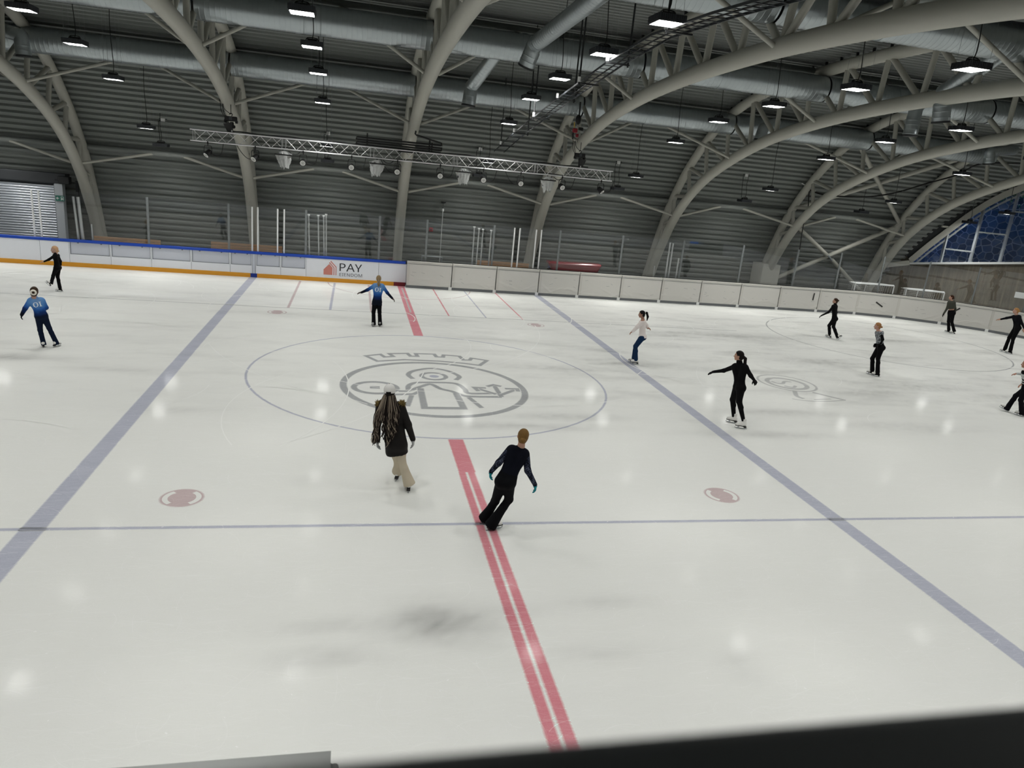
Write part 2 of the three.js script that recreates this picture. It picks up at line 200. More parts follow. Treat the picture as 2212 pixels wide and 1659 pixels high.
// trapezoid profile of the steel deck, ribs running along the hall
const deckLine = (() => {
  const base = offset(profile(UPP, 800), 0.28), out = []; let s = 0, next = 0; const seq = [[0.0, 0], [0.10, 0], [0.135, 0.1], [0.245, 0.1], [0.28, 0]];
  const acc = [0]; for (let i = 1; i < base.length; i++) acc.push(acc[i - 1] + base[i].distanceTo(base[i - 1]));
  const L = acc[acc.length - 1], at = (q) => { let i = 1; while (i < acc.length - 1 && acc[i] < q) i++; const t = (q - acc[i - 1]) / (acc[i] - acc[i - 1]), p = base[i - 1].clone().lerp(base[i], t), d = base[i].clone().sub(base[i - 1]).normalize(); return [p, d]; };
  for (s = 0; s < L - 0.3; s += 0.28) for (const [o, h] of seq.slice(0, 4)) { const [p, d] = at(s + o); out.push(V(0, p.y + d.z * h, p.z - d.y * h)); }
  return out;
})();
function sheet(P, x0, x1, flip) {
  const pos = [], nor = [], uv = [], idx = [];
  for (let i = 0; i < P.length - 1; i++) {
    const a = P[i], b = P[i + 1], n = V(0, -(b.z - a.z), b.y - a.y).normalize().multiplyScalar(flip ? -1 : 1), k = pos.length / 3;
    const xa = Math.min(x1, xEnd(a.z)), xb = Math.min(x1, xEnd(b.z)); if (xa <= x0 || xb <= x0) continue;
    pos.push(x0, a.y, a.z, xa, a.y, a.z, x0, b.y, b.z, xb, b.y, b.z); for (let j = 0; j < 4; j++) nor.push(n.x, n.y, n.z); uv.push(x0, i * 0.07, xa, i * 0.07, x0, i * 0.07 + 0.07, xb, i * 0.07 + 0.07);
    idx.push(k, k + 1, k + 2, k + 1, k + 3, k + 2);
  }
  const g = new THREE.BufferGeometry(); g.setAttribute('position', new THREE.Float32BufferAttribute(pos, 3)); g.setAttribute('normal', new THREE.Float32BufferAttribute(nor, 3)); g.setAttribute('uv', new THREE.Float32BufferAttribute(uv, 2)); g.setIndex(idx); return g;
}
const ceiling = struct('ceiling');
const bays = [-34, -25.6, -19.2, -12.8, -6.4, 0, 6.4, 12.8, 19.2, 25.6, 33.2];
for (let i = 0; i < bays.length - 1; i++) part('roof_sheet', sheet(deckLine, bays[i], bays[i + 1]), deckMat, ceiling, 'ribbed grey steel roof sheet');
part('roof_cover', sheet(offset(profile(UPP, 90), 0.55), -34, 33.2, true), shellMat, ceiling);
part('walkway', box(64, 0.06, 4.2, -1.5, -0.03, -16.3), mat('#7b7c7a', 0.85), floor); part('walkway', box(67.5, 0.06, 10.5, -0.5, -0.03, 19.4), mat('#7b7c7a', 0.85), floor); part('walkway', box(4, 0.06, 44, 32.3, -0.035, 2), mat('#7b7c7a', 0.85), floor); part('walkway', box(5, 0.06, 44, -32.8, -0.035, 2), mat('#7b7c7a', 0.85), floor);
const concrete = (() => { const [c, g] = grain(1024, [[60, 6, 1], [200, 18, 0.5], [512, 512, 0.35]], 77, 105, 165); const R = rng(4); g.globalCompositeOperation = 'overlay'; for (let i = 0; i < 40; i++) { g.globalAlpha = 0.04 + 0.07 * R(); g.fillStyle = R() < 0.5 ? '#3a332a' : '#d8d2c4'; const x = R() * 1024, w = 6 + R() * 40; g.fillRect(x, R() * 300, w, 200 + R() * 700); } g.globalCompositeOperation = 'multiply'; g.globalAlpha = 1; g.fillStyle = '#e6dfd2'; g.fillRect(0, 0, 1024, 1024); return tex(c, true, 0.3, 0.3); })();
const concreteMat = new THREE.MeshPhysicalMaterial({ map: concrete, roughness: 0.9, color: '#cdc7bc' });
// gable wall: concrete below a sloping sill, glazing above, s metres along the 45 degree line
const gp = (s, y, o = 0) => V(GX0 + s * Math.SQRT1_2 + o * Math.SQRT1_2, y, GZ0 + s * Math.SQRT1_2 - o * Math.SQRT1_2);
const sillY = (s) => 2.47 + 0.145 * s;
function slab(pts, o0, o1) {                                        // polygon [s, y] given thickness along the wall's normal
  const sh = new THREE.Shape(pts.map(([s, y]) => new THREE.Vector2(s, y))), g = new THREE.ExtrudeGeometry(sh, { depth: o1 - o0, bevelEnabled: false });
  const m = new THREE.Matrix4().makeBasis(V(Math.SQRT1_2, 0, Math.SQRT1_2), V(0, 1, 0), V(Math.SQRT1_2, 0, -Math.SQRT1_2).negate()); 
  g.translate(0, 0, -o1); return g.applyMatrix4(m).translate(GX0, 0, GZ0);
}
const wallRight = struct('wall_right');
{ const cuts = [-2.2, 0.2, 1.53, 3.73, 6.2, 8.2]; for (let i = 0; i < cuts.length - 1; i++) { const a = cuts[i] + 0.008, b = cuts[i + 1] - 0.008; part('concrete_panel', slab([[a, -0.1], [b, -0.1], [b, sillY(Math.max(b, -0.1))], [a, sillY(Math.max(a, -0.1))]], 0, 0.3), concreteMat, wallRight, 'board-marked brown grey concrete panel'); } }
part('concrete_core', slab([[-2.6, -0.1], [8.2, -0.1], [8.2, 3.5], [0.35, 2.42], [-0.7, 3.3], [-2.6, 3.1]], 0.14, 0.36), mat('#6e685e', 0.95), wallRight);
part('end_wall', box(0.3, 10, 36, 33.35, 4.8, 7), mat('#8b8a84', 0.9), wallRight);
part('end_wall', slab([[8.0, 3.3], [8.35, 3.3], [8.35, 10], [8.0, 10]], 0, 0.3), mat('#8b8a84', 0.9), wallRight);
const wallLeft = struct('wall_left', box(0.3, 10.2, 44, -34.15, 4.8, ZC), mat('#8b8a84', 0.9));
// window in the gable: arch beam along the deck, mullions, transoms, one pane per field
const roofAt = (z) => { const t = z <= ZC ? z : 2 * ZC - z; let best = 0; for (let i = 1; i < UPP.length; i++) if (t <= UPP[i][0]) { const [z0, y0] = UPP[i - 1], [z1, y1] = UPP[i]; return lerp(y0, y1, (t - z0) / (z1 - z0)); } return best || 9.48; };
const BEAM = [[-0.4, 2.2], [-0.02, 2.72], [0.66, 3.62], [1.36, 4.46], [2.1, 5.32], [2.88, 6.1], [3.55, 6.62], [4.24, 7.02], [5.2, 7.48], [6.4, 7.95], [8.4, 8.5]], glassTop = (s) => interp(BEAM, s) - 0.1;
const win = struct('window_1'), frameMat = mat('#8f9496', 0.4, 0.3), glassMat = mat('#ffffff', 0.0, 0, { transmission: 1, thickness: 0, ior: 1.5 });
const mul = [0.1, 1.5, 2.82, 4.12, 5.4, 6.7, 8.0], tr = [[], [3.47], [4.5], [5.67], [4.7], [5.9]];
for (let i = 0; i < mul.length - 1; i++) {
  const a = mul[i], b = mul[i + 1], ys = tr[i], edge = (s) => Math.max(sillY(s), glassTop(s) - 0.1);
  const levels = [null, ...ys, null];
  for (let k = 0; k < levels.length - 1; k++) {
    const lo = (s) => levels[k] ?? sillY(s), hi = (s) => Math.max(lo(s) + 0.01, Math.min(levels[k + 1] ?? 99, edge(s)));
    const P = []; for (let j = 0; j <= 5; j++) { const s = lerp(a, b, j / 5); P.push([s, lo(s)]); } for (let j = 5; j >= 0; j--) { const s = lerp(a, b, j / 5); P.push([s, hi(s)]); }
    part('pane', slab(P, 0.1, 0.112), glassMat, win);
  }
  for (const y of ys) part('transom', beam(gp(a, y, 0.06), gp(b, y, 0.06), 0.12, 0.07), frameMat, win);
  part('mullion', beam(gp(b, sillY(b), 0.05), gp(b, edge(b) + 0.1, 0.05), 0.09, 0.14), frameMat, win);
}
part('sill', beam(gp(-0.1, sillY(-0.1) - 0.0, -0.02), gp(8, sillY(8), -0.02), 0.24, 0.1), mat('#c3c5c4', 0.5), win);
part('sill', beam(gp(-0.95, 2.27, -0.42), gp(0.05, 2.52, -0.08), 0.2, 0.24), M.tube, win, 'pale steel beam end beside the last arch');
{ const P = []; for (let s = -0.02; s <= 8.2; s += 0.35) P.push([s, glassTop(s) + 0.12]); const Q = P.map(([s, y]) => [s + 0.17, y - 0.27]).reverse(); part('arch_beam', slab([...P, ...Q], -0.08, 0.16), M.tube, win, 'pale arched steel beam over the gable glass'); const P2 = P.map(([s, y]) => [s + 0.22, y - 0.36]), Q2 = P.map(([s, y]) => [s + 0.27, y - 0.44]).reverse(); part('arch_closure', slab([...P.map(([s, y]) => [s, y - 0.05]), ...P.map(([s, y]) => [s - 0.55, y + 0.8]).reverse()], 0.05, 0.12), mat('#2d2f30', 0.8), win); part('arch_frame', slab([...P2, ...Q2], 0.02, 0.16), frameMat, win); }
// rubble retaining wall outside, blue in the dusk: irregular stones with pale joints
{
  const out = struct('wall_outside'), joint = mat('#b4bdc4', 0.95), R = rng(91), stoneM = ['#475258', '#525e64', '#3f4a50', '#596468'].map((h) => mat(h, 0.95));
  part('mortar', slab([[-4, -1], [14, -1], [14, 15], [-4, 15]], 2.9, 3.1), joint, out);
  const W = 28, H = 26, c = 0.39, pts = [], rest = []; for (let j = 0; j < H; j++) for (let i = 0; i < W; i++) pts.push([-2.2 + (i + (j % 2) * 0.5 + (R() - 0.5) * 0.75) * c, 1.9 + (j + (R() - 0.5) * 0.75) * c * 0.86]);
  for (const q of pts) {
    if (q[0] < -0.4 || q[0] > 8.4 || q[1] > interp(BEAM, q[0] * 0.93 + 0.3) + 0.9 || q[1] < 2.1) continue;
    let poly = [[-0.5, -0.5], [0.5, -0.5], [0.5, 0.5], [-0.5, 0.5]].map(([x, y]) => [q[0] + x, q[1] + y]);
    for (const r of pts) { const dx = r[0] - q[0], dy = r[1] - q[1], d = Math.hypot(dx, dy); if (d < 1e-6 || d > 1) continue; const mx = q[0] + dx / 2 - dx / d * 0.024, my = q[1] + dy / 2 - dy / d * 0.024, N = []; for (let i = 0; i < poly.length; i++) { const A = poly[i], B = poly[(i + 1) % poly.length], a = (A[0] - mx) * dx + (A[1] - my) * dy, b = (B[0] - mx) * dx + (B[1] - my) * dy; if (a <= 0) N.push(A); if (a * b < 0) { const t = a / (a - b); N.push([lerp(A[0], B[0], t), lerp(A[1], B[1], t)]); } } poly = N; if (poly.length < 3) break; }
    if (poly.length > 2) { const k = out.children.length; if (k < 300) part('stone', slab(poly, 2.83 + R() * 0.04, 2.92), stoneM[k % 4], out); else rest.push(slab(poly, 2.83 + R() * 0.04, 2.92)); }
  }
  if (rest.length) part('stone_rest', rest, stoneM[1], out).userData.kind = 'stuff';
  const lf = []; for (let i = 0; i < 2600; i++) { const s = 2.4 + R() * 7, y = 6.0 + 0.1 * s + R() * 3.4 - (R() < 0.2 ? 1.3 * R() : 0), g = new THREE.PlaneGeometry(0.16 + 0.14 * R(), 0.08).rotateX(R() * 6).rotateY(R() * 6); const p = gp(s, y, 2.3 + R() * 0.5); lf.push(g.translate(p.x, p.y, p.z)); }
  part('foliage', lf, mat('#3f6a3a', 0.8), out, 'dark leaves hanging over the stone wall').userData.kind = 'stuff';
  part('ground', box(14, 0.3, 40, 40, -0.3, -4), mat('#3a3d40', 1), out);
}

// ---------------------------------------------------------------- arches
const nodeZ = (() => { const P = profile(LOW, 400), zs = []; const acc = [0]; for (let i = 1; i < P.length; i++) acc.push(acc[i - 1] + P[i].distanceTo(P[i - 1])); const mid = acc[acc.length - 1] / 2; for (let k = -13; k <= 13; k++) { const q = mid + k * 1.74; let i = 1; while (i < acc.length - 1 && acc[i] < q) i++; zs.push(P[i]); } return zs; })();
const nearestOn = (P, q) => { let b = P[0], d = 1e9; for (const p of P) { const e = p.distanceToSquared(q); if (e < d) { d = e; b = p; } } return b; };
const uppFine = profile(UPP, 600), lowFine = profile(LOW, 600);
const archNames = { '-4': 'fourth arch to the left of the red line arch', '-3': 'third arch to the left of the red line arch', '-2': 'pale tubular steel arch beside the roller shutter', '-1': 'pale tubular steel arch carrying the left stage hoist', 0: 'pale tubular steel arch over the red centre line', 1: 'pale tubular steel arch carrying the stage hoist with red fittings', 2: 'pale tubular steel arch next after the hoist arch, towards the gable', 3: 'pale tubular steel arch on the grey plinth, cross braced to the gable', 4: 'pale tubular steel arch nearest the blue gable window' };
const BR = [[-15.0, 0.0, 4.6, -15.8], [-10.3, 0, 7.75, -12.0], [-4.9, 0, 9.3, -5.6], [3.0, 0, 9.45, 2.9], [10.6, 0, 9.3, 11.3]];
function makeArch(k) {
  const t = thing('steel_arch', archNames[k], 'roof arch', [k * STEP, 0, 0], 0, 'tubular steel arches of the hall');
  part('lower_chord', new THREE.TubeGeometry(new THREE.CatmullRomCurve3(lowPts), 110, 0.205, 18), M.tube, t);
  part('upper_chord', new THREE.TubeGeometry(new THREE.CatmullRomCurve3(uppPts), 110, 0.185, 16), M.tube, t);
  const tops = nodeZ.map((p, i) => { const inward = i <= 13 ? 0.28 : -0.28; return nearestOn(uppFine, V(0, p.y + 1.2, p.z + inward - (p.z - ZC) * -0.035)); });
  const rw = 0.085;
  for (let i = 0; i < nodeZ.length; i++) {
    const b = nodeZ[i], u = tops[i];
    if (i > 0 && i < nodeZ.length - 1) part('web', rod(b, u, rw, 10), M.tube, t);
    const j = i < 13 ? i + 1 : i > 13 ? i - 1 : -1; if (j >= 0) part('web', rod(nodeZ[j], u, rw, 10), M.tube, t);
  }
  const cl = []; for (let i = 6; i < uppFine.length - 6; i += 9) { const p = uppFine[i], q = uppFine[i + 1], d = q.clone().sub(p).normalize(); cl.push(beam(V(0, p.y + d.z * 0.17, p.z - d.y * 0.17), V(0, p.y + d.z * 0.29, p.z - d.y * 0.29), 0.07, 0.05)); }
  part('roof_clip', cl, M.dark, t).userData.kind = 'stuff';
  for (const [lz, , uy, uz] of BR) { const a = nearestOn(lowFine, V(0, interp(LOW, lz < ZC ? lz : 2 * ZC - lz), lz)); for (const s of [-1, 1]) part('knee_brace', rod(V(s * 0.2, a.y, a.z), V(s * 2.75, uy, uz), 0.058, 8), M.tube, t); }
  for (const [, , uy, uz] of BR) part('brace_joint', rod(V(2.65, uy, uz), V(3.75, uy, uz), 0.052, 8), M.tube, t);
  return t;
}
const arch0 = makeArch(0);
for (const k of [-4, -3, -2, -1, 1, 2, 3, 4]) {
  const c = copy(arch0, [k * STEP, 0, 0], 0, archNames[k]);
  if (Math.abs(k) === 4) for (const b of c.children.filter((o) => o.name === 'knee_brace')) { b.geometry.computeBoundingBox(); if (k * (b.geometry.boundingBox.max.x + b.geometry.boundingBox.min.x) > 0) c.remove(b); }
}
// purlins between the arches at upper chord level
for (const [, , uy, uz] of BR) for (let k = -4; k < 4; k++) part('purlin', rod(V(k * STEP + 0.18, uy, uz), V((k + 1) * STEP - 0.18, uy, uz), 0.115, 12), deckMat, ceiling, 'round grey purlin');
// wind bracing crosses between the last two arches
{ const t = thing('wind_brace', 'crossed pale steel tubes between the last two arches, behind the glass', 'brace', [0, 0, 0]); const up = (x, z) => { const y = interp(UPP, z < ZC ? z : 2 * ZC - z); return V(x, y - 0.02, z); };
  part('tube', rod(V(19.45, 0.75, -17.4), V(25.45, 4.3, -15.9), 0.11, 14), M.tube, t); part('tube', rod(V(19.45, 4.2, -15.9), V(22.3, 2.6, -16.5), 0.1, 14), M.tube, t); part('tube', rod(V(22.75, 2.35, -16.6), V(25.45, 0.75, -17.4), 0.1, 14), M.tube, t); part('clamp', rod(V(22.2, 2.7, -16.45), V(22.85, 2.25, -16.6), 0.05, 8), M.steel, t); }
{ const t = thing('wind_brace', 'crossed pale steel tubes high between the last two arches', 'brace', [0, 0, 0]); part('tube', rod(V(19.45, 4.9, -15.4), V(25.4, 7.9, -12.0), 0.11, 14), M.tube, t); part('tube', rod(V(19.45, 7.9, -12.0), V(25.45, 4.6, -15.6), 0.1, 14), M.tube, t); part('clamp', rod(V(22.0, 6.5, -13.7), V(22.8, 6.1, -14.1), 0.05, 8), M.steel, t); }
{ const t = thing('plinth', 'grey concrete plinth under the arch with the wind bracing', 'plinth', [19.2, 0, -16.95]); part('block', rbox(1.0, 1.9, 1.1, 0, 0.95, 0, 0.03), mat('#a8a79f', 0.9), t); }

// ---------------------------------------------------------------- spiral ducts
function spiral(x0, x1, r, seg = 26) {                              // lathe profile with a raised lock seam every 137 mm
  const P = []; for (let x = x0; x < x1 - 0.137; x += 0.137) P.push([x, r], [x + 0.117, r], [x + 0.122, r + 0.007], [x + 0.132, r + 0.007]); P.push([x1, r]);
  const pts = P.map(([x, q]) => new THREE.Vector2(q, x)); const g = new THREE.LatheGeometry(pts, seg); g.applyMatrix4(new THREE.Matrix4().makeRotationZ(-Math.PI / 2)); return g;
}
function spiralRod(a, b, r) { const L = a.distanceTo(b), g = spiral(0, L, r, 20); g.applyQuaternion(new THREE.Quaternion().setFromUnitVectors(V(1, 0, 0), b.clone().sub(a).normalize())); return g.translate(a.x, a.y, a.z); }
const collar = (a, b, r) => rod(a, b, r, 22);
const ductSeg = spiral(0, STEP - 0.06, 0.4);
function duct(label, y, z, kmin, kmax, outlets) {
  const t = thing('air_duct', label, 'air duct', [0, y, z], 0, 'spiral air ducts along the roof');
  for (let k = kmin; k < kmax; k++) { const s = part('duct_section', ductSeg, M.galv, t); s.position.x = k * STEP + 0.03; part('sleeve', rod(V(k * STEP + 2.6, 0, 0), V(k * STEP + 2.74, 0, 0), 0.412, 26), M.galv, t); }
  for (const P of outlets) {                                        // branch: out of the duct, bend, bend, down-pointing nozzle
    const pts = P.map((q) => V(...q).sub(V(0, y, z))), r = 0.2;
    const o = part('outlet', spiralRod(pts[0], pts[1], r), M.galv, t, 'spiral branch pipe with a nozzle');
    part('elbow', pipe([pts[0].clone().lerp(pts[1], 0.93), pts[1], pts[1].clone().lerp(pts[2], 0.35)], r * 1.03, 18, 10), M.galv, o);
    part('nozzle', spiralRod(pts[1].clone().lerp(pts[2], 0.3), pts[2], r * 1.08), M.galv, o); part('rim', rod(pts[2], pts[2].clone().add(pts[2].clone().sub(pts[1]).normalize().multiplyScalar(0.05)), r * 1.13, 18), M.dark, o);
  }
  for (let k = kmin; k < kmax; k++) for (const o of [1.2, 4.6]) part('hanger', rod(V(k * STEP + o, 0.38, 0), V(k * STEP + o, roofAt(z) + 0.2 - y, 0), 0.006, 5), M.wire, t);
}
duct('spiral air duct lowest on the roof curve, nearest the far wall', 7.9, -11.0, -5, 4, [[[-13.6, 8.1, -9.9], [-12.36, 7.84, -9.6], [-12.33, 7.28, -9.6]], [[25.9, 8.15, -10.2], [24.48, 7.96, -10.0], [24.55, 7.48, -10.0]], [[14.3, 8.1, -10.2], [13.45, 7.75, -9.6], [13.38, 7.32, -9.6]]]);
duct('spiral air duct in the middle, with a forked branch near the red line arch', 8.72, -5.1, -5, 4, [[[1.95, 8.55, -5.3], [1.49, 7.68, -7.0], [1.44, 7.14, -7.0]], [[16.2, 8.6, -4.7], [15.2, 8.3, -3.6], [15.2, 7.5, -3.6]]]);
duct('spiral air duct highest under the crown, cut by the upper edge', 9.05, 2.4, -5, 4, [[[2.75, 8.85, 2.2], [2.42, 8.42, -2.4], [2.29, 7.92, -2.6]], [[12.75, 9.0, 2.0], [12.84, 8.2, 0.2], [12.95, 7.5, 0.2]]]);

// ---------------------------------------------------------------- boards, glass, pads
const ZB = -14.06, RC = 8.5, CX = 21.5, CZ = ZB + RC;
const along = (s) => { const L = Math.PI / 2 * RC; if (s < CX) return [s, ZB, 0]; if (s < CX + L) { const a = (s - CX) / RC; return [CX + RC * Math.sin(a), CZ - RC * Math.cos(a), -a]; } return [CX + RC, CZ + (s - CX - L), -Math.PI / 2]; };   // arc length along the far boards and round the right corner
const boards = thing('rink_boards', 'white rink boards with blue cap rail and yellow kick plate along the far side', 'rink boards');
function straightPanel(x0, x1, windowed) {
  const w = x1 - x0 - 0.012, x = (x0 + x1) / 2;
  if (!windowed) return part('panel', box(w, 0.8, 0.05, x, 0.56, ZB - 0.03), M.boardWhite, boards);
  const p = part('panel', [box(w, 0.33, 0.05, x, 0.325, ZB - 0.03), box(0.03, 0.5, 0.05, x0 + 0.021, 0.73, ZB - 0.03), box(0.03, 0.5, 0.05, x1 - 0.021, 0.73, ZB - 0.03)], M.boardWhite, boards);
  part('window', box(w - 0.06, 0.465, 0.02, x, 0.735, ZB - 0.045), M.boardGrey, p, 'cloudy bluish plastic window'); part('rim', [box(w - 0.06, 0.012, 0.03, x, 0.497, ZB - 0.02), box(0.014, 0.46, 0.03, x0 + 0.043, 0.735, ZB - 0.02), box(0.014, 0.46, 0.03, x1 - 0.043, 0.735, ZB - 0.02)], M.seam, p);
  for (const q of [x - w * 0.28, x + w * 0.28]) part('hook', box(0.05, 0.035, 0.03, q, 0.945, ZB - 0.012), M.seam, p); return p;
}
for (const [a, b, wn] of [[-30, -27, 0], [-27, -24, 0], [-24, -21, 0], [-21, -19, 0], [-19, -17, 0], [-17, -14.03, 0], [-14.03, -13, 0], [-13, -11.5, 1], [-11.5, -10, 1], [-10, -8.5, 1], [-8.5, -7, 1], [-7, -6.13, 1], [-6, -5.0, 1], [-5, -3.97, 1], [-3.97, -0.95, 0], [-0.95, 0.24, 0], [0.24, 3, 0], [3, 6, 0], [6, 9, 0], [9, 12, 0], [12, 15, 0], [15, 18, 0], [18, 21.5, 0]]) straightPanel(a, b, wn);
part('backing', box(51.5, 0.9, 0.008, -4.25, 0.5, ZB - 0.065), M.seam, boards);
part('gate_post', box(0.11, 0.98, 0.06, -6.065, 0.49, ZB - 0.03), M.boardGrey, boards);
part('kick_plate', box(24, 0.165, 0.03, -18.2, 0.0825, ZB + 0.002), M.yellow, boards); part('kick_plate', box(5.66, 0.165, 0.03, -3.11, 0.0825, ZB + 0.002), M.yellow, boards);
part('kick_plate', box(0.26, 0.165, 0.032, -6.07, 0.0825, ZB + 0.002), M.kickBlue, boards, 'dark blue kick plate piece at the blue line'); part('kick_plate', box(0.5, 0.165, 0.032, -0.03, 0.0825, ZB + 0.002), M.kickRed, boards, 'dark red kick plate piece at the red line');
part('cap_rail', rbox(30.3, 0.11, 0.14, -14.95, 1.02, ZB - 0.05, 0.02), M.blueCap, boards, 'blue plastic cap rail');
part('cap_rail', rbox(21.4, 0.07, 0.14, 10.9, 1.06, ZB - 0.07, 0.02), M.dark, boards, 'dark cap rail behind the pads');
for (let i = 0; i < 9; i++) { const s0 = CX + i * 1.484, s1 = s0 + 1.484, a = along(s0), b = along(s1), back = V(Math.sin(a[2]) * 0.04, 0, -Math.cos(a[2]) * 0.04); part('panel', beam(V(a[0], 0.5, a[1]).add(back), V(b[0], 0.5, b[1]).add(back), 0.05, 1.0), M.boardWhite, boards); part('cap_rail', beam(V(a[0], 1.06, a[1]).add(back), V(b[0], 1.06, b[1]).add(back), 0.14, 0.07), M.dark, boards); }
{ const P = []; for (let i = 0; i <= 8; i++) P.push(along(CX + 13.35 + i * 2.4)); for (let i = 0; i < 8; i++) part('panel', beam(V(P[i][0] + 0.04, 0.5, P[i][1]), V(P[i + 1][0] + 0.04, 0.5, P[i + 1][1]), 0.05, 1.0), M.boardWhite, boards); }
// sponsor print on the board: gable-house mark and two lines of lettering
const sans = await new FontLoader().loadAsync('fonts/droid/droid_sans_regular.typeface.json');
const serif = await new FontLoader().loadAsync('fonts/droid/droid_serif_bold.typeface.json');
function text(str, font, size, depth = 0.004) { const g = new TextGeometry(str, { font, size, depth, curveSegments: 6, bevelEnabled: false }); g.computeBoundingBox(); return g.translate(-g.boundingBox.min.x, -g.boundingBox.min.y, 0); }
function fit(str, font, x0, x1, y0, y1, z) { const g = text(str, font, 1); const b = g.boundingBox; g.computeBoundingBox(); const B = g.boundingBox; return g.scale((x1 - x0) / (B.max.x - B.min.x), (y1 - y0) / (B.max.y - B.min.y), 1).translate(x0, y0, z); }
{
  const zf = ZB - 0.004, ad = part('lettering', fit('PAY', sans, -2.59, -1.65, 0.49, 0.82, zf), mat('#23262f', 0.5), boards, 'dark lettering PAY'); part('lettering', fit('EIENDOM', sans, -2.59, -1.64, 0.27, 0.41, zf), mat('#5b5f68', 0.5), boards, 'thin grey lettering EIENDOM');
  const poly = (p) => new THREE.ExtrudeGeometry(new THREE.Shape(p.map((q) => new THREE.Vector2(...q))), { depth: 0.004, bevelEnabled: false }).translate(0, 0, zf);
  part('house_mark', poly([[-3.25, 0.3], [-2.88, 0.3], [-2.88, 0.6], [-3.02, 0.76], [-3.25, 0.52]]), mat('#cf8378', 0.5), boards, 'salmon house mark');
  part('house_mark', [poly([[-2.84, 0.3], [-2.80, 0.3], [-2.80, 0.62], [-3.0, 0.84], [-3.03, 0.81], [-2.84, 0.605]]), poly([[-2.755, 0.3], [-2.72, 0.3], [-2.72, 0.655], [-2.95, 0.9], [-2.98, 0.87], [-2.755, 0.635]])], mat('#cf8378', 0.5), boards);
}
{ const skirtGrey = mat('#85888b', 0.6), t = thing('rink_boards', 'white rink boards along the near side below the gallery', 'rink boards', [0, 0, 14.06]); for (let i = 0; i < 18; i++) part('panel', box(2.98, 0.9, 0.06, -25.5 + i * 3, 0.6, 0.03), M.boardWhite, t); part('kick_plate', box(54, 0.165, 0.08, 0, 0.0825, 0.03), skirtGrey, t); part('cap_rail', rbox(54, 0.1, 0.14, 0, 1.06, 0.05, 0.02), M.dark, t); }
// safety glass on the boards
const screen = thing('safety_glass', 'clear safety glass with slim grey posts standing on the far boards', 'safety glass', [0, 0, 0]);
const clear = mat('#fbfcfc', 0.0, 0, { transmission: 1, thickness: 0, ior: 1.5 }), postMat = mat('#c5cacb', 0.15, 0, { transmission: 0.72, thickness: 0 });
const yT = 2.9, yG = 1.08, zg = ZB - 0.14;
for (const [a, b, top] of [[-13.02, -10.1, 3], [-10.1, -7.05, 3], [-7.05, -6.15, 3], [-5.92, -5.14, 3], [-4.88, -4.0, 3], [-4, -0.97, 3], [-0.97, 1.05, 3], [1.05, 4.0, 3], [4.0, 4.92, 3], [5.16, 5.9, 3], [6.15, 7.03, 3], [7.03, 10.03, 3], [10.03, 13.06, 3], [13.06, 16.15, 3], [16.15, 19.1, 3], [19.1, 21.5, 3]]) part('pane', box(b - a - 0.03, yT - yG, 0.012, (a + b) / 2, (yT + yG) / 2, zg), clear, screen);
for (const x of [-10.1, -7.05, -4.0, -0.97, 1.05, 4.0, 7.03, 10.03, 13.06, 16.15, 19.1, 21.5]) part('post', box(0.085, yT - yG + 0.03, 0.035, x, (yT + yG) / 2, zg), postMat, screen);
for (let i = 0; i < 6; i++) { const a = along(CX + 0.15 + i * 2.1), b = along(CX + 0.15 + (i + 1) * 2.1), o = (q) => V(q[0] - Math.sin(q[2]) * 0.14, 0, q[1] - Math.cos(q[2]) * 0.14), A = o(a), B = o(b), d = B.clone().sub(A).normalize().multiplyScalar(0.02); A.add(d); B.sub(d); A.y = B.y = (yT + yG) / 2; part('pane', beam(A, B, 0.012, yT - yG), clear, screen); part('post', rod(V(B.x, yG, B.z), V(B.x, yT + 0.03, B.z), 0.04, 8), postMat, screen); }
function pole(label, x0, y0, x1, y1, z, r, m, cap, group) { const t = thing('metal_pole', label, 'pole', [x0, y0, z], 0, group); part('tube', rod(V(0, 0, 0), V(x1 - x0, y1 - y0, 0), r, 10), m, t); if (cap) part('cap', rod(V(x1 - x0, y1 - y0 - 0.02, 0), V(x1 - x0, y1 - y0 + 0.03, 0), r * 1.7, 10), M.post, t); return t; }
for (const [n, xs] of [['left gate, left pair', [-6.14, -5.92]], ['left gate, right pair', [-5.14, -4.88]], ['right gate, left pair', [4.92, 5.16]], ['right gate, right pair', [5.91, 6.15]]]) xs.forEach((x, i) => pole(`white glass post of the ${n}, ${i ? 'right' : 'left'} one`, x, 1.0, x, 2.87, -14.2, 0.033, M.post, false, 'white posts at the two player gates'));
[[-3.83, -3.92, 2.7], [-3.45, -3.53, 2.7], [-3.23, -3.31, 2.7], [-3.15, -3.21, 2.76]].forEach(([a, b, y], i) => pole(`grey stanchion with white cap beside the left gate, ${ORD[i]} from the left`, a, 0, b, y, -14.5 - i * 0.03, 0.032, M.alu, true, 'capped stanchions behind the glass'));
[[3.18, 3.15, 2.74], [3.36, 3.37, 2.68], [3.56, 3.56, 2.66], [3.94, 3.94, 2.64]].forEach(([a, b, y], i) => pole(`grey stanchion with white cap beside the right gate, ${ORD[i]} from the left`, a, 0, b, y, -14.5 - i * 0.03, 0.032, M.alu, true, 'capped stanchions behind the glass'));
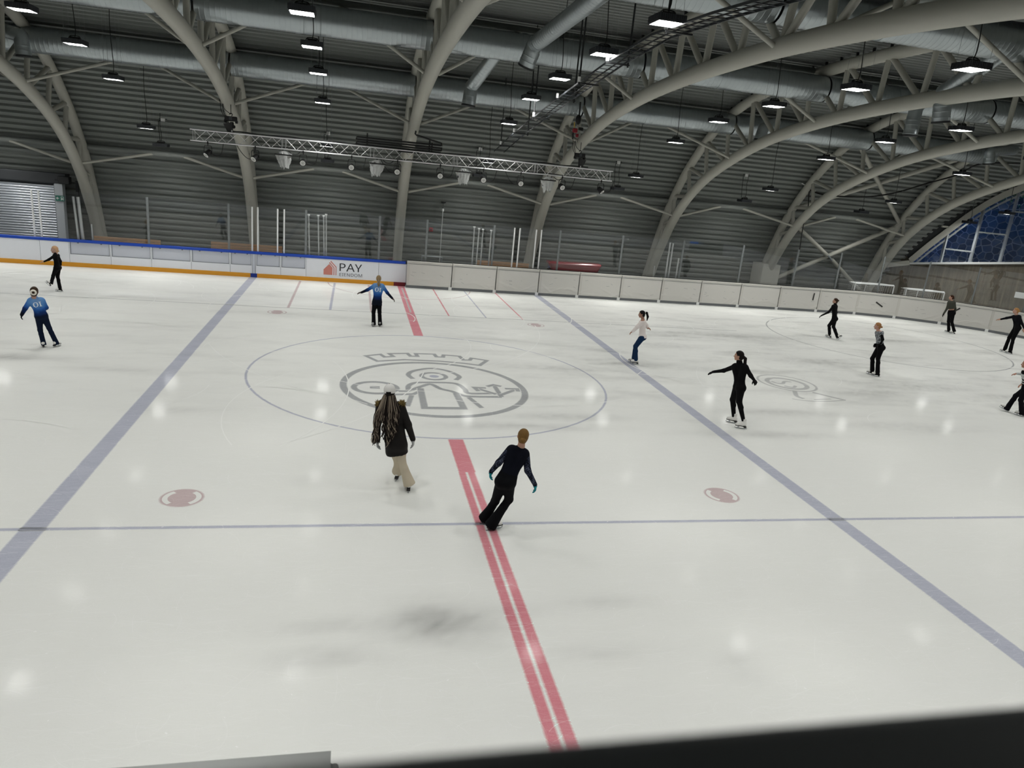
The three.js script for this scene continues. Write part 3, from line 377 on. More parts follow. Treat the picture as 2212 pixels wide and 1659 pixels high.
pole('grey pole behind the glass beside the third arch foot, the taller left one', 12.48, 0, 12.48, 2.75, -14.45, 0.04, M.alu, false); pole('grey pole behind the glass beside the third arch foot, the taller right one', 12.63, 0, 12.63, 2.72, -14.45, 0.04, M.alu, false); pole('grey pole behind the glass beside the third arch foot, the middle-height one', 13.0, 0, 13.0, 2.05, -14.4, 0.035, M.alu, false); pole('short thin pole behind the glass beside the third arch foot', 11.85, 0, 11.85, 1.62, -14.4, 0.02, M.alu, false);
pole('slanting white post beside the roller shutter frame, left one', -12.72, 0, -12.86, 2.69, -14.5, 0.045, M.alu, false); pole('slanting white post beside the roller shutter frame, right one', -12.56, 0, -12.69, 2.69, -14.5, 0.06, M.alu, false); pole('short white post at the end of the left bench', -12.25, 0, -12.27, 1.67, -14.5, 0.03, M.alu, false);
pole('white double rail in front of the roller shutter, left bar', -14.26, 1.0, -14.25, 2.84, -14.3, 0.035, M.post, false); pole('white double rail in front of the roller shutter, right bar', -14.01, 1.0, -14.01, 2.83, -14.3, 0.035, M.post, false);
// pads
const vinyl = mat('#cfcdc8', 0.42), vinylTop = mat('#c6c4be', 0.45), skirt = mat('#6f7275', 0.6), tape = mat('#2b2a29', 0.6);
function padGeo(seed) {
  const g = new RoundedBoxGeometry(1.955, 0.98, 0.3, 3, 0.03), front = new THREE.PlaneGeometry(1.94, 0.96, 56, 28), p = front.attributes.position, R = rng(seed), F = Array.from({ length: 7 }, () => [R() * 2 - 1, -0.45 + R() * 0.25, (R() - 0.5) * 1.6, 0.006 + R() * 0.012]);
  for (let i = 0; i < p.count; i++) { const x = p.getX(i), y = p.getY(i); let z = 0.022 * (1 - (x / 0.97) ** 2) * (1 - (y / 0.48) ** 2); for (const [fx, fy, sl, am] of F) { const d = (x - fx) * sl - (y - fy); z += am * Math.exp(-d * d * 900) * Math.exp(-((x - fx) ** 2) * 7 - ((y - fy) ** 2) * 7); } z += 0.003 * noise.noise(x * 3, y * 5, seed); p.setZ(i, 0.152 + Math.max(0, z)); }
  front.computeVertexNormals(); return mergeGeometries([plain(g), plain(front)]).translate(0, 0.6, 0);
}
const pg = [1, 2, 3, 4, 5].map(padGeo);
const padSeams = [0.23, 2.2, 4.18, 6.13, 8.03, 10.04, 12.05, 14.05, 16.12, 18.22, 20.4, 22.55, 24.65, 26.8, 28.9, 31, 33.1, 35.2];
for (let i = 0; i < padSeams.length - 1; i++) {
  const s0 = padSeams[i], s1 = padSeams[i + 1], a = along(s0), b = along(s1), mid = along((s0 + s1) / 2), turn = -Math.atan2(b[1] - a[1], b[0] - a[0]), off = 0.2;
  const nx = Math.sin(turn), nz = Math.cos(turn), L = Math.hypot(b[0] - a[0], b[1] - a[1]) - off * ((s1 - s0) / RC) * (s0 >= CX ? 1 : 0);
  const extra = i === 9 ? ', upright tape strip' : i === 11 ? ', slanting tape strip' : i === 13 ? ', rising tape strip' : '';
  const t = thing('crash_pad', `white vinyl crash pad on the far boards, ${ORD[i]} from the red line${extra}`, 'crash pad', [(a[0] + b[0]) / 2 + nx * off, 0, (a[1] + b[1]) / 2 + nz * off], turn, 'white crash pads along the boards');
  const c = part('cover', pg[i % 5], vinyl, t); c.scale.x = L / 2.0;
  part('top_band', rbox(L - 0.03, 0.1, 0.32, 0, 1.105, 0, 0.02), vinylTop, t); part('seam', box(L - 0.03, 0.012, 0.006, 0, 1.045, 0.16), M.seam, t);
  part('skirt', box(L - 0.02, 0.12, 0.28, 0, 0.06, 0), skirt, t); part('foot_block', rbox(0.14, 0.13, 0.03, L / 2 - 0.05, 0.07, 0.15, 0.008), M.white, t);
  part('end_strap', [box(0.1, 0.96, 0.008, -L / 2 + 0.07, 0.62, 0.157), box(0.012, 1.0, 0.012, -L / 2 + 0.012, 0.62, 0.157)], vinylTop, t); part('edge_cord', pipe([V(-L / 2 + 0.02, 1.165, -0.02), V(-L / 6, 1.16, -0.03), V(L / 6, 1.17, 0.0), V(L / 2 - 0.02, 1.165, -0.02)], 0.014, 6), M.dark, t);
  { const R = rng(i * 7 + 3), sc = []; for (let q = 0; q < 2 + R() * 4; q++) { const x = (R() - 0.5) * 1.6, y = 0.3 + R() * 0.55, a = (R() - 0.5) * 0.8, w = 0.04 + 0.16 * R(); sc.push(box(w, 0.007, 0.003).rotateZ(a).translate(x, y, 0.153 + 0.024 * (1 - x * x) * (1 - ((y - 0.6) / 0.48) ** 2))); } part('scuff', sc, M.seam, t, 'thin dark scuff marks').userData.kind = 'stuff'; }
  if (i === 9) part('tape', box(0.06, 0.36, 0.006, 0.72, 0.78, 0.187).rotateZ(-0.04), tape, t); if (i === 11) part('tape', box(0.42, 0.07, 0.006, 0, 0, 0).rotateZ(-0.52).translate(0.1, 0.62, 0.187), tape, t); if (i === 13) part('tape', box(0.6, 0.07, 0.006, 0, 0, 0).rotateZ(0.75).translate(-0.55, 0.72, 0.18), tape, t);
}
// benches, covered mat, goals, small frame behind the glass
M.wood = (() => { const [c, g] = grain(512, [[3, 40, 1], [6, 200, 0.6]], 66, 90, 165); g.globalCompositeOperation = 'overlay'; g.globalAlpha = 1; g.fillStyle = '#c0a184'; g.fillRect(0, 0, 512, 512); return new THREE.MeshPhysicalMaterial({ map: tex(c), color: '#e2d2c0', roughness: 0.65 }); })();
function bench(label, x0, x1, yTop) { const t = thing('bench', label, 'bench', [(x0 + x1) / 2, 0, -15.25], 0, 'wooden players benches'), w = x1 - x0; for (let i = 0; i < 3; i++) part('seat_plank', rbox(w, 0.04, 0.12, 0, 0.48, 0.05 + i * 0.13), M.wood, t); for (let i = 0; i < 3; i++) part('back_plank', rbox(w, 0.105, 0.035, 0, yTop - 0.055 - i * 0.118, -0.06), M.wood, t); for (const s of [-0.42, 0, 0.42]) part('bracket', [box(0.05, yTop - 0.05, 0.05, s * w, yTop / 2 - 0.02, -0.1), box(0.05, 0.05, 0.45, s * w, 0.44, 0.1), box(0.05, 0.42, 0.05, s * w, 0.21, 0.28)], M.steel, t); }
bench('wooden bench behind the glass, leftmost, beside the slanting posts', -12.46, -9.93, 1.12); bench('wooden bench behind the glass at the left gate', -7.95, -5.05, 1.22); bench('wooden bench behind the glass at the right gate', 3.5, 5.98, 1.21);
{ const t = thing('covered_mat', 'long padded mat under a glossy dark red cover behind the pads', 'mat', [8.05, 0, -14.95]); const g = new RoundedBoxGeometry(2.7, 0.44, 0.62, 8, 0.13), p = g.attributes.position; for (let i = 0; i < p.count; i++) { const x = p.getX(i), y = p.getY(i); const k = 1 - 0.09 * (0.22 - y) / 0.44 * 2; p.setX(i, x * k + 0.0); p.setY(i, y + 0.02 * noise.noise(x * 5, y * 6, p.getZ(i) * 5) + (y < 0 ? 0.025 * noise.noise(x * 9, 2, 0) : 0)); p.setZ(i, p.getZ(i) + 0.02 * noise.noise(x * 3, y * 9, 7)); } g.computeVertexNormals(); g.translate(0, 1.24, 0); part('cover', g, M.gore, t); part('mat_base', rbox(2.5, 0.2, 0.5, 0.05, 0.98, 0, 0.03), M.black, t); for (const s of [-1, 1]) part('trestle', [box(0.06, 0.9, 0.06, s * 1.05, 0.45, 0.2), box(0.06, 0.9, 0.06, s * 1.05, 0.45, -0.2), box(0.06, 0.06, 0.5, s * 1.05, 0.86, 0)], M.steel, t); }
function goal(label, x, z, w, h, turn) {
  const t = thing('hockey_goal', label, 'goal', [x, 0, z], turn, 'hockey goals stored behind the pads'), tube = mat('#e9e9e8', 0.45), net = mat('#d8d8d4', 0.8);
  for (const s of [-1, 1]) part('goal_post', rod(V(s * w / 2, 0, 0.4), V(s * w / 2, h, 0.4), 0.03, 8), tube, t); part('crossbar', rod(V(-w / 2, h, 0.4), V(w / 2, h, 0.4), 0.03, 8), tube, t); part('back_frame', [pipe([V(-w / 2, h, 0.4), V(-w / 2 + 0.1, h, -0.1), V(-w / 4, h, -0.25), V(w / 4, h, -0.25), V(w / 2 - 0.1, h, -0.1), V(w / 2, h, 0.4)], 0.02, 6), rod(V(0, h, -0.25), V(0, 0, -0.4), 0.025, 6)], tube, t);
  const L = []; const n = Math.round(w / 0.07); for (let i = 0; i <= n; i++) { const q = -w / 2 + w * i / n, zb = -0.25 + 0.5 * Math.pow(Math.abs(2 * q / w), 4); L.push(rod(V(q, h, 0.4), V(q, h, zb), 0.007, 3), rod(V(q, h, zb), V(q, 0, zb - 0.15), 0.007, 3)); } for (let j = 1; j < 8; j++) L.push(rod(V(-w / 2, h, 0.4 - j * 0.08), V(w / 2, h, 0.4 - j * 0.08), 0.007, 3)); for (let j = 1; j < 16; j++) L.push(rod(V(-w / 2 + 0.08, h * j / 16, -0.2 - 0.1 * (1 - j / 16)), V(w / 2 - 0.08, h * j / 16, -0.2 - 0.1 * (1 - j / 16)), 0.007, 3));
  part('net', L, net, t).userData.kind = 'stuff'; part('snow_rim', pipe(Array.from({ length: 9 }, (_, i) => V(-w / 2 + w * i / 8, h + 0.02, 0.36 - (i % 2) * 0.03)), 0.035, 6), M.white, t, 'frosty white top edge'); return t;
}
goal('white netted goal behind the pads, in front of the last arch foot', 24.2, -15.15, 2.3, 1.42, 0.0); goal('white netted goal behind the pads, in front of the concrete wall', 26.85, -14.55, 2.0, 1.35, -0.2);
{ const t = thing('small_frame', 'low white tube frame behind the first pads', 'frame', [1.4, 0, -14.9]); part('tube', [rod(V(-0.45, 0, 0), V(-0.45, 1.27, 0), 0.025, 8), rod(V(0.45, 0, 0), V(0.45, 1.27, 0), 0.025, 8), rod(V(-0.47, 1.27, 0), V(0.47, 1.27, 0), 0.025, 8)], M.steel, t); }
{ const t = thing('sensor_pipe', 'thin pale pipe on the far wall, topped by a small round detector', 'pipe', [1.94, 0, -16.45]); part('tube', rod(V(0, 0, 0), V(0, 3.28, 0), 0.022, 8), M.alu, t); part('joint', rod(V(0, 3.2, 0), V(0, 3.32, 0), 0.05, 8), M.white, t); const d = part('detector', new THREE.CylinderGeometry(0.13, 0.09, 0.07, 14).translate(0, 3.6, -0.0), M.dark, t); part('stem', rod(V(0, 3.32, 0), V(0, 3.58, 0), 0.012, 6), M.dark, d); }
{ const t = thing('alarm_button', 'small red alarm button on the far wall', 'alarm', [1.46, 2.32, -16.62]); part('housing', rbox(0.18, 0.18, 0.1, 0, 0, 0, 0.02), mat('#a01f2c', 0.4), t); part('knob', new THREE.CylinderGeometry(0.035, 0.04, 0.04, 10).rotateX(Math.PI / 2).translate(0, 0, 0.06), M.dark, t); }
// roller shutter gate at the left
{ const t = thing('roller_shutter', 'grey steel roller shutter gate at the left of the far wall', 'roller shutter', [-15.6, 0, -16.15]), slat = mat('#b7bcc4', 0.35, 0.6); for (let y = 0.05; y < 3.0; y += 0.102) { const g = new THREE.CylinderGeometry(0.055, 0.055, 3.1, 8, 1, false, Math.PI * 1.5, Math.PI).rotateZ(Math.PI / 2).scale(1, 0.9, 0.5); part('slat', g.translate(0, y, 0.0), slat, t); } part('header', rbox(3.7, 0.4, 0.5, 0.15, 3.25, -0.1, 0.02), mat('#2c2f32', 0.6), t); part('jamb', rbox(0.3, 3.05, 0.3, 1.72, 1.52, 0.02, 0.01), mat('#aeb3b8', 0.5), t); part('guide', box(0.08, 3.0, 0.12, 1.56, 1.5, 0.03), M.steel, t); part('drive', [rbox(0.42, 0.3, 0.34, 1.95, 3.2, 0.1, 0.04), rod(V(1.75, 3.2, 0.1), V(1.6, 3.2, 0.1), 0.06, 10)], M.dark, t); part('side_frame', box(0.09, 3.2, 0.1, 2.28, 1.6, -0.25), M.dark, t); part('back', box(3.4, 3.05, 0.05, 0, 1.52, -0.1), mat('#5b5f66', 0.6), t); }
{ const t = thing('exit_sign', 'small green and white escape sign on the shutter frame', 'sign', [-13.84, 2.47, -15.94]); part('plate', rbox(0.33, 0.22, 0.02, 0, 0, 0, 0.005), mat('#2f6a5d', 0.5), t); part('arrow', [box(0.1, 0.022, 0.006, -0.075, 0, 0.012), box(0.07, 0.022, 0.006, 0, 0, 0).rotateZ(0.75).translate(-0.1, 0.022, 0.012), box(0.07, 0.022, 0.006, 0, 0, 0).rotateZ(-0.75).translate(-0.1, -0.022, 0.012)], M.white, t); part('door_symbol', [box(0.016, 0.15, 0.006, 0.05, 0, 0.012), box(0.016, 0.15, 0.006, 0.13, 0, 0.012), box(0.096, 0.016, 0.006, 0.09, 0.07, 0.012), box(0.03, 0.07, 0.006, 0.085, -0.02, 0.012)], M.white, t); }
{ const t = thing('wall_sign', 'white rectangular sign on the concrete wall by the gable', 'sign', gp(5.6, 1.6, -0.02).toArray(), -Math.PI / 4); part('plate', rbox(0.9, 0.3, 0.02, 0, 0, 0, 0.004), M.white, t); }

// ---------------------------------------------------------------- high-bay lamps
const rowsZ = [[-14.65, 4.9], [-12.57, 5.5], [-8.95, 6.83], [-5.75, 7.41], [-2.45, 7.68], [1.13, 7.83], [4.58, 7.9], [8.1, 7.72], [11.4, 7.4], [14.6, 6.85]];
const bayName = { '-16': 'bay left of the shutter arch', '-9.6': 'bay above the shutter end benches', '-3.2': 'bay left of the centre arch', 3.2: 'bay right of the centre arch', 9.6: 'bay past the hoist arch', 16: 'bay before the plinth arch', 22.4: 'cross-braced bay', 28.8: 'bay by the gable' };
const lampHead = (() => {
  const t = new THREE.Group(); const W = 0.5;
  part('housing', [rbox(W, 0.11, W, 0, 0.057, 0, 0.012), ...[-1, 1].flatMap((q) => [box(W, 0.03, 0.012, 0, 0.0, q * (W / 2 - 0.006)), box(0.012, 0.03, W, q * (W / 2 - 0.006), 0.0, 0)])], M.lamp, t);
  const f = []; for (let i = 0; i < 13; i++) { const q = -W / 2 + W * (i + 0.5) / 13; f.push(box(0.014, 0.1, W + 0.03, q, 0.06, 0), box(W + 0.03, 0.1, 0.014, 0, 0.06, q)); } part('cooling_fins', f, M.lamp, t).userData.kind = 'stuff';
  part('lens_panel', [box(W * 0.44, 0.02, W * 0.44, -W * 0.235, -0.002, -W * 0.235), box(W * 0.44, 0.02, W * 0.44, W * 0.235, -0.002, -W * 0.235), box(W * 0.44, 0.02, W * 0.44, -W * 0.235, -0.002, W * 0.235), box(W * 0.44, 0.02, W * 0.44, W * 0.235, -0.002, W * 0.235)], M.glow, t, 'glowing lens panel');
  part('driver', [rbox(0.24, 0.07, 0.12, 0, 0.145, 0, 0.015), pipe([V(-0.16, 0.12, 0), V(-0.1, 0.2, 0), V(0.1, 0.2, 0), V(0.16, 0.12, 0)], 0.012, 6)], M.black, t);
  return t;
})();
for (const x of [-16, -9.6, -3.2, 3.2, 9.6, 16, 22.4, 28.8]) rowsZ.forEach(([z, y], i) => {
  const t = thing('high_bay_lamp', `square black high bay lamp, ${ORD[i]} from the far wall, ${bayName[x]}`, 'lamp', [x, y, z], 0.0, 'high bay lamps hanging in rows'); for (const c of lampHead.children) t.add(c.clone());
  const top = Math.max(y + 0.35, roofAt(z) + 0.3); const w = []; for (const [a, b] of [[-0.2, -0.2], [0.2, -0.2], [-0.2, 0.2], [0.2, 0.2]]) w.push(rod(V(a, 0.11, b), V(a * 0.9, top - y, b * 0.9), 0.0035, 4)); part('wire', w, M.wire, t); part('cable', pipe([V(0, 0.17, 0), V(0.03, 0.4, 0.01), V(-0.02, Math.max(0.5, (top - y) * 0.6), 0), V(0.0, top - y, 0)], 0.011, 5), M.black, t);
  const L = new THREE.SpotLight(LAMP_COLOR, LAMP_POWER, 0, 1.22, 1, 2); L.position.set(x, y - 0.03, z); L.target.position.set(x, 0, z); L.shadow.radius = 14; L.castShadow = true; L.name = 'lamp_light'; scene.add(L, L.target);
});
[[-9.6, 5.93, -15.07], [-3.2, 6.05, -14.75], [3.2, 6.05, -14.78], [9.6, 6.09, -14.89], [16, 6.12, -14.87]].forEach(([x, y, z], i) => { const t = thing('junction_box', `small white junction box on the roof sheet, ${ORD[i]} from the left`, 'junction box', [x, y, z], 0, 'white junction boxes above the lowest lamps'); part('housing', rbox(0.16, 0.14, 0.08, 0, 0, 0, 0.015), M.white, t); part('clip', [box(0.3, 0.03, 0.03, 0, 0.02, -0.03)], M.dark, t); part('cable', pipe([V(-0.1, -0.05, 0), V(-0.16, -0.12, 0.03), V(-0.14, -0.6, 0.05), V(-0.1, y > 0 ? 4.95 - y : 0, 0.1)], 0.012, 5), M.black, t); part('hanger', box(0.03, 0.25, 0.03, 0, 0.12, -0.08), M.steel, t); });
// cable ladder hung from the roof
{
  const t = thing('cable_ladder', 'black cable ladder hanging on rods and following the roof curve', 'cable ladder', [3.6, 0, 0]);
  const P = [[-12.5, 5.95], [-9.5, 6.45], [-6.7, 6.83], [-2.9, 7.31], [0.9, 7.74], [3.4, 7.92], [5.9, 7.86], [8.5, 7.72]], lad = mat('#33363a', 0.5, 0.3);
  for (const s of [-0.2, 0.2]) { const b = []; for (let i = 0; i < P.length - 1; i++) b.push(beam(V(s, P[i][1], P[i][0]), V(s, P[i + 1][1], P[i + 1][0]), 0.014, 0.045)); part('side_rail', b, lad, t); }
  for (let z = -12.3; z < 8.4; z += 0.3) { const y = interp(P, z); part('rung', box(0.4, 0.014, 0.02, 0, y - 0.01, z), lad, t); }
  [[-11, 1], [-8.6, 1], [-5.8, 1], [-3.1, 1], [-1.1, 1], [1.0, 1], [4.2, 1]].forEach(([z], i) => { const y = interp(P, z); part('hanger', [rod(V(i % 2 ? 0.24 : -0.24, y - 0.1, z), V(i % 2 ? 0.24 : -0.24, roofAt(z) + 0.25, z), 0.022, 6), box(0.55, 0.03, 0.05, 0, y - 0.05, z)], M.dark, t); part('bracket', box(0.06, 0.12, 0.05, -0.25, y + 0.04, z), M.white, t); });
  part('cable', pipe(P.slice(2).map(([z, y]) => V(0.08, y + 0.03, z)), 0.018, 5), M.black, t);
}
// black cable slung between the last arches, with its drop
{ const t = thing('slung_cable', 'black cable slung under the roof towards the gable, one end dropping down', 'cable', [0, 0, 0]); part('cable', pipe([V(19.3, 5.75, -14.75), V(19.5, 5.57, -13.7), V(20.5, 5.6, -12.4), V(22.4, 5.93, -12.7), V(24, 6.53, -12.55), V(25.4, 7.03, -12.5), V(26, 7.58, -11.95), V(27, 7.7, -10.7), V(29, 7.9, -9.5)], 0.035, 7), M.black, t); part('cable', pipe([V(19.3, 5.7, -14.64), V(19.3, 4.77, -14.44), V(19.3, 3.99, -14.55), V(19.28, 2.89, -14.43)], 0.026, 6), M.black, t); part('fluorescent_tube', rod(V(18.9, 6.12, -15.2), V(19.35, 5.7, -14.2), 0.03, 8), M.white, t); }

// ---------------------------------------------------------------- stage truss and what hangs on it
{
  const t = thing('stage_truss', 'silver aluminium box truss hanging level under the arches', 'stage truss', [0, 5.41, -10]), h = 0.18, x0 = -7.56, x1 = 7.6;
  for (const a of [-h, h]) for (const b of [-h, h]) part('chord', rod(V(x0, a, b), V(x1, a, b), 0.025, 10), M.alu, t);
  const joints = [x0 + 0.03, -4.52, -1.49, 1.53, 4.56, x1 - 0.03];
  for (let j = 0; j < 5; j++) {
    const a = joints[j] + (j ? 0.06 : 0.06), b = joints[j + 1] - 0.06, n = 8;
    for (let i = 0; i < n; i++) { const u = lerp(a, b, i / n), v = lerp(a, b, (i + 1) / n), s = i % 2 ? 1 : -1; for (const z of [-h, h]) part('diagonal', rod(V(u, -s * h * (z > 0 ? 1 : -1), z), V(v, s * h * (z > 0 ? 1 : -1), z), 0.0105, 6), M.alu, t); part('diagonal', rod(V(u, -h, s * h), V(v, -h, -s * h), 0.0105, 6), M.alu, t); part('diagonal', rod(V(u, h, s * h), V(v, h, -s * h), 0.0105, 6), M.alu, t); }
    for (const q of [a, b]) for (const z of [-h, h]) part('upright', rod(V(q, -h, z), V(q, h, z), 0.0105, 6), M.alu, t);
  }
  part('power_cable', [pipe(Array.from({ length: 26 }, (_, i) => V(lerp(x0 + 1.2, x1 - 1, i / 25), h + 0.045 + 0.015 * Math.sin(i * 2.1), h * 0.4 + 0.05 * Math.sin(i * 1.3))), 0.024, 6, 120), pipe(Array.from({ length: 20 }, (_, i) => V(lerp(x0 + 2.4, x1 - 0.6, i / 19), -h + 0.04 + 0.02 * Math.sin(i * 1.7), -0.06)), 0.018, 5, 90)], M.black, t);
}
// PAR spots: yoke, can, lens; some look left, some ahead, some right
const lensM = mat('#e8e8e4', 0.25), ringM = mat('#9c9c9a', 0.4);
function parSpot(label, x, yaw, tilt, cable) {
  const t = thing('stage_spot', label, 'stage spot', [x, 5.215, -9.82], 0, 'small black stage spots under the truss');
  part('clamp', [rbox(0.05, 0.1, 0.05, 0, -0.02, 0, 0.01), rod(V(0, -0.02, 0), V(0, -0.12, 0), 0.014, 8)], M.black, t);
  part('yoke', [box(0.2, 0.02, 0.04, 0, -0.12, 0), rod(V(-0.1, -0.12, 0), V(-0.125, -0.2, 0), 0.014, 6), rod(V(0.1, -0.12, 0), V(0.125, -0.2, 0), 0.014, 6), box(0.016, 0.2, 0.035, -0.125, -0.28, 0), box(0.016, 0.2, 0.035, 0.125, -0.28, 0)], M.black, t);
  const q = new THREE.Euler(tilt, yaw, 0, 'YXZ'), can = new THREE.LatheGeometry([[0, -0.13], [0.06, -0.13], [0.085, -0.1], [0.095, 0], [0.112, 0.06], [0.112, 0.12], [0.1, 0.125], [0.1, 0.1], [0, 0.098]].map(([a, b]) => new THREE.Vector2(a, b)), 22).rotateX(Math.PI / 2);
  const c = part('can', can, M.black, t); c.position.set(0, -0.36, 0); c.rotation.copy(q);
  part('lens', new THREE.CylinderGeometry(0.094, 0.094, 0.012, 24).rotateX(Math.PI / 2).translate(0, 0, 0.115), lensM, c, 'pale frosted lens'); part('ring', new THREE.TorusGeometry(0.05, 0.008, 6, 20).translate(0, 0, 0.123), ringM, c); part('led', new THREE.CylinderGeometry(0.025, 0.025, 0.01, 14).rotateX(Math.PI / 2).translate(0, 0, 0.122), ringM, c);
  part('cable', pipe(cable ? [V(-0.05, -0.4, -0.1), V(-0.25, -0.42, -0.1), V(-0.45, -0.25, -0.05), V(-0.62, 0.02, 0)] : [V(0.08, -0.38, -0.1), V(0.28, -0.42, -0.1), V(0.42, -0.34, -0.05), V(0.5, 0.0, 0)], 0.011, 5), M.black, t); return t;
}
[[-7.0, -0.75, 0.75], [-5.46, -0.6, 0.6], [-3.86, -0.08, 0.35], [-2.2, -0.02, 0.3], [-0.58, -0.05, 0.35], [0.97, 0.0, 0.35], [2.58, 0.05, 0.38], [4.0, 0.08, 0.38], [5.62, 0.15, 0.4], [7.18, 0.75, 0.7]].forEach(([x, yaw, tilt], i) => parSpot(`black stage spot with pale lens, ${ORD[i]} from the truss's left end`, x, yaw, tilt, i % 3 === 1));
// moving heads wrapped in plastic bags
const film = mat('#dcdedd', 0.3, 0, { transmission: 0.45, thickness: 0 });
function bagged(label, x, seed) {
  const t = thing('bagged_lamp', label, 'stage lamp', [x, 5.23, -9.9], 0, 'stage lamps wrapped in plastic bags'); part('clamp', rod(V(0, 0, 0), V(0, -0.16, 0), 0.02, 8), M.black, t); part('base', rbox(0.56, 0.045, 0.36, 0.02, -0.195, 0, 0.012), M.black, t); part('head', [rbox(0.2, 0.22, 0.2, 0, -0.36, 0, 0.04), rbox(0.06, 0.2, 0.12, -0.15, -0.32, 0, 0.02), rbox(0.06, 0.2, 0.12, 0.15, -0.32, 0, 0.02)], M.dark, t);
  const bag = (y0, y1, r0, r1) => { const g = new THREE.CylinderGeometry(r0, r1, y0 - y1, 72, 20, true), p = g.attributes.position; for (let i = 0; i < p.count; i++) { const a = Math.atan2(p.getZ(i), p.getX(i)), y = p.getY(i), v = (0.5 - y / (y0 - y1)), c = Math.cos(a), q = Math.sin(a), k = 1 + (0.03 + 0.1 * v) * Math.sin(a * 9 + seed * 3 + 2 * Math.sin(a * 2 + seed)) + (0.08 + 0.22 * v) * noise.noise(c * 2.4 + seed * 5, y * 7, q * 2.4) + 0.08 * noise.noise(c * 7 + seed, y * 24, q * 7); p.setX(i, p.getX(i) * k + 0.05 * v * Math.sin(seed * 2.3)); p.setZ(i, p.getZ(i) * k * 0.72); if (v > 0.8) p.setY(i, y + 0.16 * (v - 0.8) * 5 * noise.noise(c * 2.5, seed * 3, q * 2.5)); } g.computeVertexNormals(); return g.translate(0.02, (y0 + y1) / 2, 0); };
  part('bag', bag(-0.215, -0.6, 0.27, 0.14), film, t, 'crumpled clear plastic bag'); part('bag_top', bag(-0.06, -0.17, 0.09, 0.22), film, t); part('cord', pipe([V(0.2, -0.05, 0.1), V(0.35, -0.14, 0.1), V(0.5, -0.12, 0.05), V(0.62, 0.02, 0)], 0.012, 5), M.black, t);
}
[[-4.55, 'leftmost on the truss'], [-1.31, 'second from the truss\'s left end'], [1.81, 'third from the truss\'s left end'], [5.06, 'rightmost on the truss']].forEach(([x, w], i) => bagged(`stage lamp wrapped in a crumpled plastic bag, ${w}`, x, i + 1));
// chain hoists
function hoist(label, x, chainTop, extra) {
  const t = thing('chain_hoist', label, 'chain hoist', [x, 5.6, -10], 0), m = part('motor', [rbox(0.4, 0.16, 0.2, 0, 0.45, 0, 0.03), rbox(0.075, 0.1, 0.18, -0.18, 0.36, 0, 0.02), rbox(0.075, 0.1, 0.18, 0.18, 0.36, 0, 0.02)], M.black, t); part('badge', rbox(0.1, 0.1, 0.02, 0, 0.46, 0.105, 0.004), mat('#3c3e42', 0.5), m);
  part('hook', new THREE.TorusGeometry(0.045, 0.013, 8, 18, 4.4).rotateZ(-1.2).translate(0, 0.585, 0), M.black, t); part('chain', rod(V(0, 0.6, 0), V(0, chainTop, 0), 0.012, 6), M.black, t); part('hook_block', [rbox(0.12, 0.12, 0.1, 0.03, 0.29, 0, 0.03), new THREE.CylinderGeometry(0.06, 0.06, 0.08, 14).rotateX(Math.PI / 2).translate(0.08, 0.2, 0)], M.black, t);
  part('chain_bag', (() => { const g = new THREE.CylinderGeometry(0.16, 0.07, 0.34, 14, 4).scale(1, 1, 0.7), p = g.attributes.position; for (let i = 0; i < p.count; i++) p.setX(i, p.getX(i) + 0.03 * noise.noise(p.getX(i) * 9, p.getY(i) * 9, x)); g.computeVertexNormals(); return g.rotateZ(x < 0 ? 0.22 : -0.12).translate(x < 0 ? -0.04 : 0.07, 0.14, 0.08); })(), M.black, t); part('shackle', rod(V(0.04, 0.08, 0.12), V(0.05, -0.04, 0.16), 0.026, 8), M.alu, t);
  for (const P of [[V(0, 0.6, 0), V(-0.2, 0.75, 0.05), V(-0.25, 0.95, 0.05)], [V(-0.19, 0.46, 0), V(-0.31, 0.7, 0), V(-0.34, 1.0, 0)], [V(-0.16, 0.46, 0), V(-0.25, 0.72, 0), V(-0.26, 0.95, 0)]]) part('sling', pipe(P, 0.011, 5), M.black, t);
  if (extra) { part('strap', rod(V(-0.18, 2.35, -0.1), V(-0.17, 1.9, -0.1), 0.028, 8), M.black, t); part('clutch', new THREE.SphereGeometry(0.13, 14, 10).scale(0.8, 1.4, 0.8).translate(-0.2, 1.72, -0.05), M.black, t); part('control_box', rbox(0.16, 0.1, 0.14, -0.08, 1.4, 0, 0.02), M.black, t); part('cable_plug', rod(V(-0.36, 1.25, 0), V(-0.36, 1.0, 0), 0.03, 8), M.black, t); part('fitting', rbox(0.18, 0.16, 0.14, -0.3, 1.32, 0, 0.03), mat('#8e2430', 0.45), t, 'dark red rigging fitting'); part('fitting', rbox(0.1, 0.12, 0.1, -0.2, 1.15, 0, 0.02), mat('#8e2430', 0.45), t, 'dark red rigging fitting'); part('strap', rod(V(-0.36, 1.62, 0.02), V(-0.34, 1.42, 0.02), 0.025, 6), mat('#b59a4d', 0.6), t, 'yellow strap'); } else { part('cable_plug', rod(V(-0.34, 0.98, 0), V(-0.32, 1.15, 0), 0.033, 8), M.black, t); part('cable_plug', rod(V(-0.26, 0.95, 0), V(-0.24, 1.05, 0), 0.03, 8), M.black, t); }
}
hoist('black chain hoist with chain bag, at the left end of the stage truss', -6.27, 0.95, false); hoist('black chain hoist with red fittings, at the right end of the stage truss', 6.26, 0.95, true);
